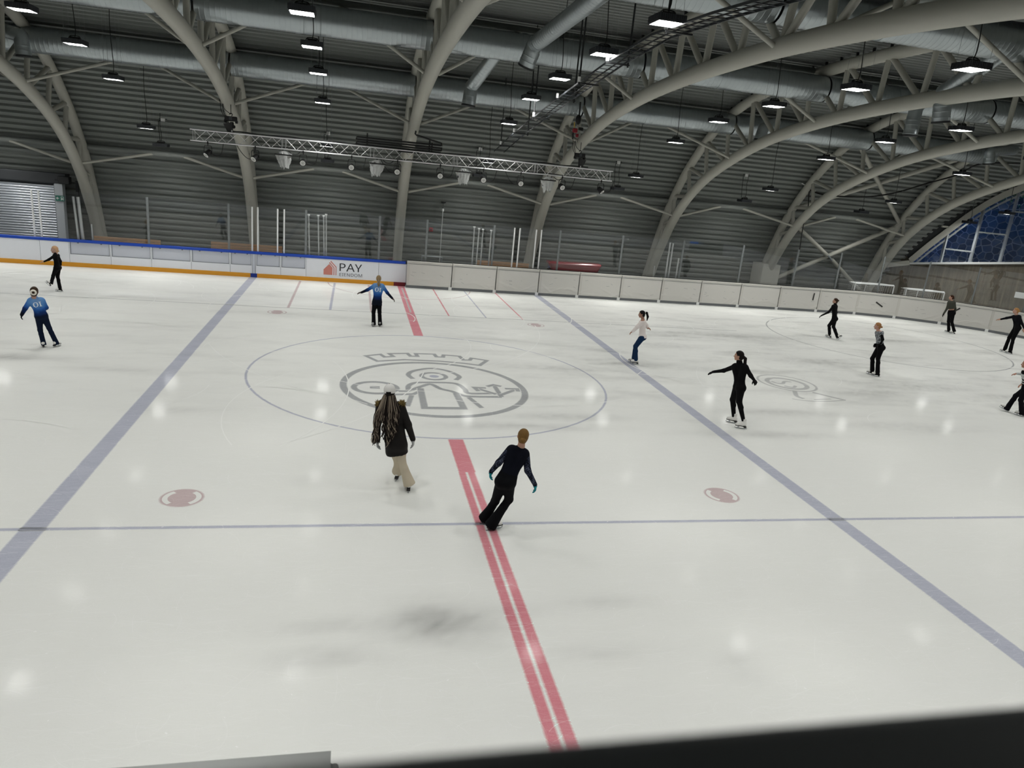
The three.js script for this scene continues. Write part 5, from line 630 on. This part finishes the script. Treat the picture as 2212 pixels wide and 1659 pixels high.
const JJ = {braids:{at:[-1.01,6.84],j:{head:[-0.42,1.66,0],neck:[-0.41,1.52,0],shL:[-0.56,1.4,0.0],shR:[-0.23,1.42,0],elL:[-0.59,1.13,0.03],elR:[-0.11,1.15,0.03],wrL:[-0.58,0.83,-0.05],wrR:[-0.02,0.88,-0.05],tipL:[-0.58,0.69,-0.08],tipR:[0.0,0.74,-0.08],hipL:[-0.33,0.78,0],hipR:[-0.2,0.8,0],knL:[-0.24,0.4,-0.25],knR:[-0.18,0.52,0.02],anL:[-0.24,0.16,-0.42],anR:[-0.04,0.14,0.02],toeL:[-0.19,-0.07,-0.62],toeR:[-0.03,-0.01,-0.2]},turn:-0.096},bent:{at:[0.14,8.23],j:{head:[0.27,1.52,0],neck:[0.26,1.37,0],shL:[0.1,1.29,0],shR:[0.34,1.24,0],elL:[-0.04,1.1,0.05],elR:[0.39,1.02,0.05],wrL:[-0.14,0.93,0],wrR:[0.52,0.79,0],tipL:[-0.15,0.81,-0.03],tipR:[0.54,0.68,-0.03],hipL:[0.03,0.85,0.1],hipR:[0.14,0.83,0.1],knL:[-0.04,0.41,-0.12],knR:[0.16,0.52,0.0],anL:[-0.15,0.06,-0.2],anR:[-0.04,0.11,0],toeL:[-0.01,-0.06,-0.3],toeR:[0.13,-0.01,-0.1]},turn:-0.227},white:{at:[6.31,-2.03],j:{head:[0.0,1.52,0],neck:[0.06,1.36,0],shL:[0.05,1.33,0.16],shR:[0.08,1.27,-0.16],elL:[-0.07,1.17,0.22],elR:[0.18,1.17,-0.25],wrL:[-0.18,1.03,0.25],wrR:[0.22,1.11,-0.22],tipL:[-0.28,0.95,0.25],tipR:[0.26,1.1,-0.2],hipL:[0.11,0.86,0.09],hipR:[0.11,0.83,-0.09],knL:[-0.04,0.54,0.1],knR:[-0.05,0.52,-0.12],anL:[0.03,0.12,0.05],anR:[-0.05,0.13,-0.12],toeL:[-0.11,0.02,0.05],toeR:[-0.16,0.06,-0.15]},turn:-0.4},armout:{at:[6.79,3.55],j:{head:[-0.35,1.67,0],neck:[-0.31,1.52,0],shL:[-0.41,1.38,-0.1],shR:[-0.15,1.44,0.06],elL:[-0.62,1.22,-0.25],elR:[-0.02,1.29,0.1],wrL:[-0.84,1.13,-0.35],wrR:[0.07,1.2,0.08],tipL:[-1.03,1.04,-0.4],tipR:[0.13,1.11,0.05],hipL:[-0.26,0.95,-0.08],hipR:[-0.17,0.98,0.07],knL:[-0.31,0.57,-0.28],knR:[-0.16,0.64,0.05],anL:[-0.21,0.13,-0.3],anR:[0.01,0.2,0],toeL:[-0.39,-0.0,-0.32],toeR:[-0.14,0.02,0.03]},turn:-0.557},profile:{at:[16.92,-7.11],j:{head:[-0.4,1.51,0],neck:[-0.37,1.37,0],shL:[-0.42,1.3,0.15],shR:[-0.34,1.28,-0.15],elL:[-0.55,1.06,0.2],elR:[-0.27,1.03,-0.22],wrL:[-0.75,0.91,0.2],wrR:[-0.29,0.82,-0.2],tipL:[-0.84,0.84,0.2],tipR:[-0.3,0.72,-0.18],hipL:[-0.29,0.82,0.09],hipR:[-0.28,0.8,-0.09],knL:[-0.43,0.5,-0.1],knR:[-0.26,0.5,0.05],anL:[-0.34,0.08,-0.22],anR:[-0.04,0.12,0.05],toeL:[-0.47,-0.02,-0.24],toeR:[-0.11,-0.03,0.05]},turn:-0.652},pattern:{at:[14.39,-1.67],j:{head:[-0.25,1.59,0],neck:[-0.2,1.45,0],shL:[-0.1,1.42,0.14],shR:[-0.21,1.36,-0.14],elL:[-0.02,1.23,0.2],elR:[-0.16,1.16,-0.2],wrL:[-0.04,1.09,0.16],wrR:[-0.15,1.01,-0.14],tipL:[-0.11,1.01,0.14],tipR:[-0.19,0.95,-0.12],hipL:[0.0,0.96,0.09],hipR:[-0.06,0.93,-0.09],knL:[-0.02,0.59,0.06],knR:[-0.18,0.53,-0.1],anL:[0.06,0.14,0.03],anR:[-0.1,0.14,-0.14],toeL:[-0.07,0.03,0.03],toeR:[-0.26,-0.01,-0.16]},turn:-0.703},jacket:{at:[24.81,-9.88],j:{head:[-0.34,1.61,0],neck:[-0.29,1.48,0],shL:[-0.38,1.36,0.06],shR:[-0.18,1.39,0.05],elL:[-0.39,1.11,0.1],elR:[-0.08,1.13,-0.1],wrL:[-0.47,0.84,0.05],wrR:[-0.04,0.89,-0.15],tipL:[-0.5,0.74,0.05],tipR:[-0.05,0.8,-0.15],hipL:[-0.24,0.91,0.0],hipR:[-0.12,0.94,0.04],knL:[-0.21,0.52,-0.1],knR:[-0.07,0.52,0.04],anL:[-0.11,0.12,-0.15],anR:[0.09,0.18,0.03],toeL:[-0.23,0.03,-0.16],toeR:[0.01,-0.01,0.03]},turn:-0.771},reach:{at:[24.08,-6.15],j:{head:[-0.08,1.74,0],neck:[-0.02,1.6,0],shL:[-0.09,1.49,-0.08],shR:[0.1,1.52,0.08],elL:[-0.31,1.39,-0.12],elR:[0.25,1.28,0.12],wrL:[-0.5,1.3,-0.14],wrR:[0.36,1.11,0.1],tipL:[-0.6,1.28,-0.14],tipR:[0.39,1.02,0.1],hipL:[0.09,1.08,-0.07],hipR:[0.16,1.09,0.07],knL:[-0.04,0.64,-0.12],knR:[0.1,0.62,0.05],anL:[-0.07,0.15,-0.18],anR:[0.12,0.14,0.03],toeL:[-0.28,0.05,-0.2],toeR:[-0.01,0.02,0.03]},turn:-0.83},edge:{at:[16.12,1.98],j:{head:[-0.12,1.43,0],neck:[-0.07,1.29,0],shL:[-0.09,1.23,0.15],shR:[-0.02,1.2,-0.15],elL:[-0.04,1.02,0.22],elR:[-0.12,1.1,-0.3],wrL:[-0.06,0.92,0.25],wrR:[-0.25,1.08,-0.32],tipL:[-0.14,0.84,0.26],tipR:[-0.35,1.04,-0.32],hipL:[0.04,0.78,0.09],hipR:[0.05,0.75,-0.09],knL:[0.01,0.45,0.1],knR:[-0.13,0.5,-0.1],anL:[0.11,0.08,0.05],anR:[-0.23,0.12,-0.12],toeL:[-0.05,0.03,0.05],toeR:[-0.38,0.13,-0.14]},turn:-0.856},child:{at:[-11.52,-8.67],j:{head:[-0.06,1.38,0],neck:[-0.04,1.27,0],shL:[-0.06,1.2,0.12],shR:[0.02,1.17,-0.12],elL:[-0.23,1.08,0.16],elR:[0.09,0.98,-0.2],wrL:[-0.37,1.01,0.16],wrR:[0.09,0.86,-0.12],tipL:[-0.44,1.0,0.16],tipR:[0.08,0.79,-0.1],hipL:[-0.05,0.8,0.07],hipR:[0.01,0.78,-0.07],knL:[-0.15,0.54,0.1],knR:[-0.03,0.49,-0.02],anL:[-0.21,0.35,0.2],anR:[0.01,0.11,0],toeL:[-0.32,0.43,0.22],toeR:[-0.08,0.05,0.0]},turn:0.344},oi:{at:[-9.38,-1.41],j:{head:[-0.09,1.37,0],neck:[-0.1,1.26,0],shL:[-0.19,1.15,0.0],shR:[0.06,1.15,0],elL:[-0.3,0.98,0.05],elR:[0.12,0.98,0.0],wrL:[-0.38,0.82,0],wrR:[0.04,0.87,-0.2],tipL:[-0.41,0.7,-0.03],tipR:[-0.03,0.87,-0.24],hipL:[-0.05,0.78,0.03],hipR:[0.07,0.79,0.03],knL:[-0.04,0.42,-0.05],knR:[0.15,0.47,0],anL:[0.0,0.12,0.0],anR:[0.26,0.12,0.0],toeL:[0.01,0.03,-0.2],toeR:[0.36,0.03,-0.1]},turn:0.365},back:{at:[-1.11,-5.62],j:{head:[-0.12,1.54,0],neck:[-0.12,1.41,0],shL:[-0.26,1.3,0],shR:[0.02,1.31,0],elL:[-0.46,1.16,0.0],elR:[0.17,1.11,0.0],wrL:[-0.64,1.06,-0.05],wrR:[0.33,0.94,-0.05],tipL:[-0.75,1.04,-0.06],tipR:[0.39,0.89,-0.06],hipL:[-0.21,0.8,0.02],hipR:[-0.07,0.81,0.02],knL:[-0.24,0.45,-0.03],knR:[-0.05,0.46,-0.03],anL:[-0.22,0.13,0.05],anR:[-0.02,0.12,0],toeL:[-0.28,0.03,0.22],toeR:[-0.01,0.01,-0.2]},turn:-0.041}};
for (const k in JJ) for (const a of ['anL', 'anR']) JJ[k].j[a][1] = Math.max(JJ[k].j[a][1], 0.13);
const put = (key, label, o) => person(label, JJ[key].at, JJ[key].turn, JJ[key].j, o);
const hexes = (stops) => { const C = stops.map(([t, h]) => [t, new THREE.Color(h)]); return (t, k) => { let i = 1; while (i < C.length - 1 && t > C[i][0]) i++; k.copy(C[i - 1][1]).lerp(C[i][1], clamp((t - C[i - 1][0]) / (C[i][0] - C[i - 1][0]), 0, 1)); }; };
const ombre = (s) => (hipM, shM) => { const ramp = hexes([[0.06, '#7fa6d6'], [0.2, '#5688c4'], [0.29, '#2d5ea6'], [0.38, '#152f63'], [0.5, '#0a101e']]); return (x, y, z, k) => ramp((vlen(x - shM[0], y - shM[1] - 0.03, z - shM[2]) + 0.02 * noise.noise(x * 14, y * 14, z * 14)) / s, k); };
function backText(P, str, size, dx, dy) {                          // white club letters lying on the back of a jacket
  const g = text(str, serif, size, 0.004), gg = g.toNonIndexed(), p = gg.attributes.position; g.computeBoundingBox(); const w = g.boundingBox.max.x, c = mid3(P.hipM, P.shM, 0.8), tilt = Math.atan2(-P.up3.x, P.up3.y);
  for (let i = 0; i < p.count; i++) { const a = p.getX(i) - w / 2 + dx, b = p.getY(i) - size / 2 + dy, x = c[0] + a * Math.cos(tilt) - b * Math.sin(tilt), y = c[1] + a * Math.sin(tilt) + b * Math.cos(tilt); let z = c[2] + 0.35; for (let q = 0; q < 40; q++) { const d = P.top(x, y, z); if (d < 0.001) break; z -= d * 0.9; } p.setXYZ(i, x, y, z + 0.006 + p.getZ(i)); }
  gg.computeVertexNormals(); part('lettering', gg, mat('#e4ecf5', 0.6), P.t, 'white letters on the back');
}
const BLK = '#0a0a0c';
// the walker with long braids
{
  const P = put('braids', 'skater seen from behind in dark parka and beige trousers, white cap over long braids', { s: 1.0, face: [0.1, -0.05, -1], torso: [0, 0, -1], top: '#1d1b1a', topName: 'parka', topMat: cloth('#1e1c1b', 0.6), coat: true, hem: -0.16, loose: 0.012, sleeve: 0.008, trousers: '#c4b9a4', flare: 0.1, flareDown: 0.03, trouserLoose: 0.012, glove: '#b4b6b6', handScale: 1.15, skin: '#5d4030', neckline: 0.05, lift: '' });
  const R = rng(8), H = P.J.head, dark = [], light = [], curl = [];
  for (let i = 0; i < 120; i++) {
    const u = (i + R()) / 120 * 2 - 1; if (u > -0.42 && u < -0.2 && R() < 0.8) continue; const left = u < -0.55, x0 = H[0] + u * 0.083, z0 = 0.055 + 0.03 * (1 - u * u), len = left ? 0.72 + 0.1 * R() : 0.56 + 0.32 * R() * (1 - Math.abs(u - 0.1)), x1 = H[0] + (left ? -0.1 - 0.13 * (-u - 0.55) / 0.45 + 0.03 * R() : u * 0.17 + 0.02 * R()), x2 = H[0] + (left ? -0.14 - 0.11 * R() : u * 0.15 + 0.03 * (R() - 0.5)), ph = R() * 6, am = 0.008 + 0.016 * R(), L = [];
    for (let k = 0; k <= 12; k++) { const v = k / 12, y = H[1] - 0.02 - v * len, xx = v < 0.4 ? lerp(x0, x1, v / 0.4) : lerp(x1, x2, (v - 0.4) / 0.6), wv = sstep(0.35, 0.8, v) * am; let z = lerp(z0, 0.16, sstep(0, 0.35, v)) + 0.02 * R() * v; for (let q = 0; q < 6; q++) { const d = P.top(xx, y, z) - 0.012; if (d < 0) z -= d; } L.push(V(xx + wv * Math.sin(ph + k * 2.1), y, z + wv * Math.cos(ph + k * 2.1) * 0.6)); }
    (R() < 0.6 ? dark : R() < 0.5 ? light : curl).push(pipe(L, 0.0042 + 0.0022 * R(), 5, 30));
  }
  part('hair', dark, cloth('#1a1412', 0.6), P.t, 'dark brown braids'); part('braid', light, cloth('#948878', 0.7), P.t, 'light ash braids'); part('braid', curl, cloth('#544a42', 0.7), P.t, 'mid brown braids');
  part('scalp_hair', (() => { const g = new THREE.SphereGeometry(0.088, 20, 14).scale(0.95, 1, 1.1); return g.applyMatrix4(P.hb).translate(H[0], H[1] + 0.015, H[2] + 0.01); })(), cloth('#1a1412', 0.6), P.t);
  const cp = cut(ell([0, 0.04, -0.014], [0.092, 0.102, 0.111]), [0, -0.012, 0], [0, -1, -0.18]); const cg = nets(cp, [-0.12, -0.06, -0.14], [0.12, 0.16, 0.12], 0.006).applyMatrix4(P.hb).translate(...H), cm = cloth('#dddcd9', 0.75); part('cap', cg, cm, P.t, 'white baseball cap');
  const bill = new THREE.CylinderGeometry(0.1, 0.1, 0.008, 24, 1, false, -0.95, 1.9).scale(0.9, 1, 1.15).translate(0, 0.02, 0.055).applyMatrix4(P.hb).translate(...H); part('cap_bill', bill, cm, P.t);
  const hole = new THREE.CylinderGeometry(0.1135, 0.1135, 0.03, 20, 1, true, Math.PI - 0.4, 0.8).scale(0.86, 1, 1).translate(0, 0.022, -0.014).applyMatrix4(P.hb).translate(...H); part('cap_opening', hole, cloth('#121010'), P.t, 'dark gap over the cap strap'); part('cap_button', new THREE.SphereGeometry(0.009, 10, 8).scale(1, 0.6, 1).translate(0, 0.142, -0.014).applyMatrix4(P.hb).translate(...H), cloth('#7b7875'), P.t);
  for (const [x, y, z] of [[P.J.shL[0] - 0.025, P.J.shL[1] + 0.075, 0.03], [P.J.shR[0] + 0.01, P.J.shR[1] + 0.08, 0.03]]) { const f = [new THREE.SphereGeometry(0.04, 12, 10).scale(1.1, 1, 1).translate(x, y, z)]; for (let i = 0; i < 150; i++) { const a = R() * 6.283, b = Math.acos(2 * R() - 1), d = V(Math.sin(b) * Math.cos(a), Math.cos(b), Math.sin(b) * Math.sin(a)); f.push(rod(V(x, y, z).addScaledVector(d, 0.035), V(x, y, z).addScaledVector(d, 0.06 + 0.022 * R()), 0.007, 4, 0.0006)); } part('fur_trim', f, cloth('#77663f', 0.9), P.t, 'brown fur tuft of the hood').userData.kind = 'stuff'; }
}
// the leaning skater in navy
{
  const knit = (x, y, z, k) => { const q = Math.sin(x * 150 + Math.sin(y * 90)) * Math.sin(y * 170) + 0.6 * Math.sin(z * 160); k.set(q > 0.4 ? '#4a4f60' : q < -0.4 ? '#0c1018' : '#1d2232'); };
  put('bent', 'skater leaning on bent knees in navy vest with patterned sleeves and turquoise gloves', { s: 1.0, face: [-0.1, -0.1, -1], torso: [0.25, -0.1, -1], up: [0.15, 1, -0.1], top: '#0a0d18', sleeves: dyedM, sleeveDye: knit, sleeveLabel: 'dark sleeve with grey knit pattern', glove: '#238a94', trousers: '#08090d', flare: 0.098, flareDown: 0.085, hair: '#75582f', bun: [0.0, -0.035, -0.105, 0.042], hem: -0.03, skin: '#d2a48c' });
}
put('white', 'skater with black ponytail in white sweater and blue jeans, gliding to the left', { s: 0.96, face: [-1, -0.12, 0.06], torso: [-1, 0, 0], top: '#e6ddda', topName: 'sweater', topMat: cloth('#e9e0dd', 0.85), loose: 0.014, sleeve: 0.008, hem: -0.02, trousers: '#18304f', trouserMat: cloth('#18304f', 0.85), flare: 0.062, flareDown: 0.01, hair: '#0d0b0b', tail: [[0, 0.05, -0.1], [0, 0.04, -0.16], [0, -0.08, -0.19], [0, -0.2, -0.17]], tailR: [0.028, 0.035, 0.036, 0.014], tie: [0, 0.05, -0.115, 0.024, 0.01], tieColor: '#e9e6e2', skin: '#b98a72' });
put('armout', 'skater all in black with white boots and a long dark ponytail, one arm stretched out', { s: 1.03, face: [-1, -0.02, -0.12], torso: [-0.75, 0, -0.65], top: BLK, glove: '#0b0b0d', trousers: '#09090b', turtle: 0.3, hair: '#120d0c', tail: [[0, 0.0, -0.1], [0, -0.04, -0.15], [0.02, -0.14, -0.16], [0.02, -0.27, -0.14], [0.02, -0.36, -0.13]], tailR: [0.03, 0.035, 0.035, 0.028, 0.012], hem: 0.0, skin: '#c99880', bootLabel: 'white leather figure skate' });
put('profile', 'skater in black turtleneck with hair bun, gliding left along the pads by the black tape', { s: 0.97, face: [-1, 0.0, 0.08], torso: [-1, 0, 0.05], top: BLK, glove: '#0b0b0d', trousers: '#09090b', turtle: 0.35, hair: '#35241a', bun: [0, 0.03, -0.115, 0.042], flare: 0.06, flareDown: 0.04, lift: 'R', skin: '#d0a088' });
{
  const camo = (hipM, shM) => (x, y, z, k) => { const q = noise.noise(x * 32, y * 32, z * 32) + 0.5 * noise.noise(x * 70, y * 70, z * 70), sl = x > hipM[0] + 0.075 || (z > 0.13 && noise.noise(y * 5, 3, z * 9) > -0.05); k.set(sl ? '#0c0c0e' : q > 0.12 ? '#9a9da0' : q < -0.25 ? '#3c3f44' : '#6d7176'); };
  put('pattern', 'skater in mottled grey and black top, blond bun, arms at the waist', { s: 1.0, face: [-1, -0.06, 0.16], torso: [-1, 0, 0.1], dye: camo, topLabel: 'mottled grey and black top', trousers: '#08080a', flare: 0.074, flareDown: 0.085, hair: '#a1754d', bun: [0, -0.02, -0.13, 0.035], glove: '#0c0c0e', hem: 0.0, skin: '#d3a18d' });
}
put('jacket', 'skater in cropped grey green jacket over black, passing the right end pads', { s: 0.98, face: [-0.95, 0, 0.18], torso: [-0.8, 0, -0.5], top: '#3c3d36', topName: 'jacket', topMat: cloth('#41423b', 0.8), loose: 0.012, hem: 0.2, glove: '#0d0d0f', trousers: '#09090b', flare: 0.078, flareDown: 0.085, skirt: 0, hair: '#3b2418', bun: [0, -0.02, -0.11, 0.036], skin: '#c99a84' });
put('reach', 'blond skater in black at the right edge, arm reaching left above the ice', { s: 1.05, face: [-0.97, 0.0, 0.25], torso: [-0.7, 0, 0.7], top: '#0b0c12', glove: '#b98d76', trousers: '#09090b', flare: 0.074, flareDown: 0.08, hair: '#a77c4d', bun: [0, 0.0, -0.12, 0.04], neckline: -0.015, skin: '#d5a793' });
{
  const nordic = (hipM, shM) => (x, y, z, k) => { const v = y - shM[1]; k.set(v > -0.16 && v < -0.04 && x < shM[0] + 0.1 ? (Math.sin(x * 160) * Math.sin(y * 160) > 0.2 ? '#7f8486' : '#cfd1d0') : v < -0.2 && v > -0.225 ? '#cfd1d0' : '#0c0c0f'); };
  put('edge', 'skater cut by the right edge in black and white sweater, both feet wide apart', { s: 0.98, face: [-1, -0.05, 0.1], torso: [-1, 0, 0.1], dye: nordic, topLabel: 'black sweater with white yoke', stripe: true, trousers: '#0b0c12', flare: 0.08, flareDown: 0.08, hair: '#6a4a30', skin: '#c8937c', lift: 'R', hem: -0.04 });
}
put('child', 'young skater in black by the yellow kick plate, one leg lifted', { s: 0.84, face: [-0.92, -0.05, 0.3], torso: [-0.9, 0, 0.3], headScale: 1.22, top: BLK, trousers: '#0a0a0c', turtle: 0.2, flare: 0.068, flareDown: 0.08, hair: '#c09a77', bun: [0.03, -0.05, -0.1, 0.03], lift: 'L', skin: '#dcb09b', hem: -0.03 });
{
  const P = put('oi', 'skater from behind in blue ombre jacket, navy leggings and white scrunchie', { s: 0.88, face: [0.15, 0.05, -1], torso: [0.1, 0, -1], headScale: 1.2, dye: ombre(0.88), topLabel: 'blue ombre jacket', loose: 0.014, sleeve: 0.006, hem: 0.0, turtle: 0.2, glove: '#0e1118', trousers: '#0e1a30', flare: 0.066, flareDown: 0.09, hair: '#3a2b1e', bun: [0, 0.01, -0.12, 0.03], tie: [0, 0.01, -0.115, 0.045, 0.022], tieColor: '#ece6da', skin: '#d7ab96' });
  backText(P, 'OI', 0.115, 0, 0.0);
}
{
  const P = put('back', 'blond skater from behind in blue ombre jacket, both arms spread', { s: 0.97, face: [-0.05, 0.02, -1], torso: [0, 0, -1], dye: ombre(0.97), topLabel: 'blue ombre jacket with flared hem', loose: 0.01, hem: -0.11, skirt: 0.06, glove: '#4b3f3c', trousers: '#0a0a0e', flare: 0.074, flareDown: 0.09, hair: '#8c7759', tail: [[0, 0.0, -0.105], [0, -0.06, -0.13], [0, -0.15, -0.125], [0, -0.24, -0.11]], tailR: [0.03, 0.042, 0.045, 0.015], tie: [0, -0.01, -0.11, 0.03, 0.009], tieColor: '#2b2622', skin: '#d7ab96', boot: mat('#8f9090', 0.4) });
  backText(P, 'OI', 0.13, 0.0, 0.0);
}
scene.traverse((o) => { if (o.isMesh) o.castShadow = o.receiveShadow = true; });
renderer.render(scene, camera);
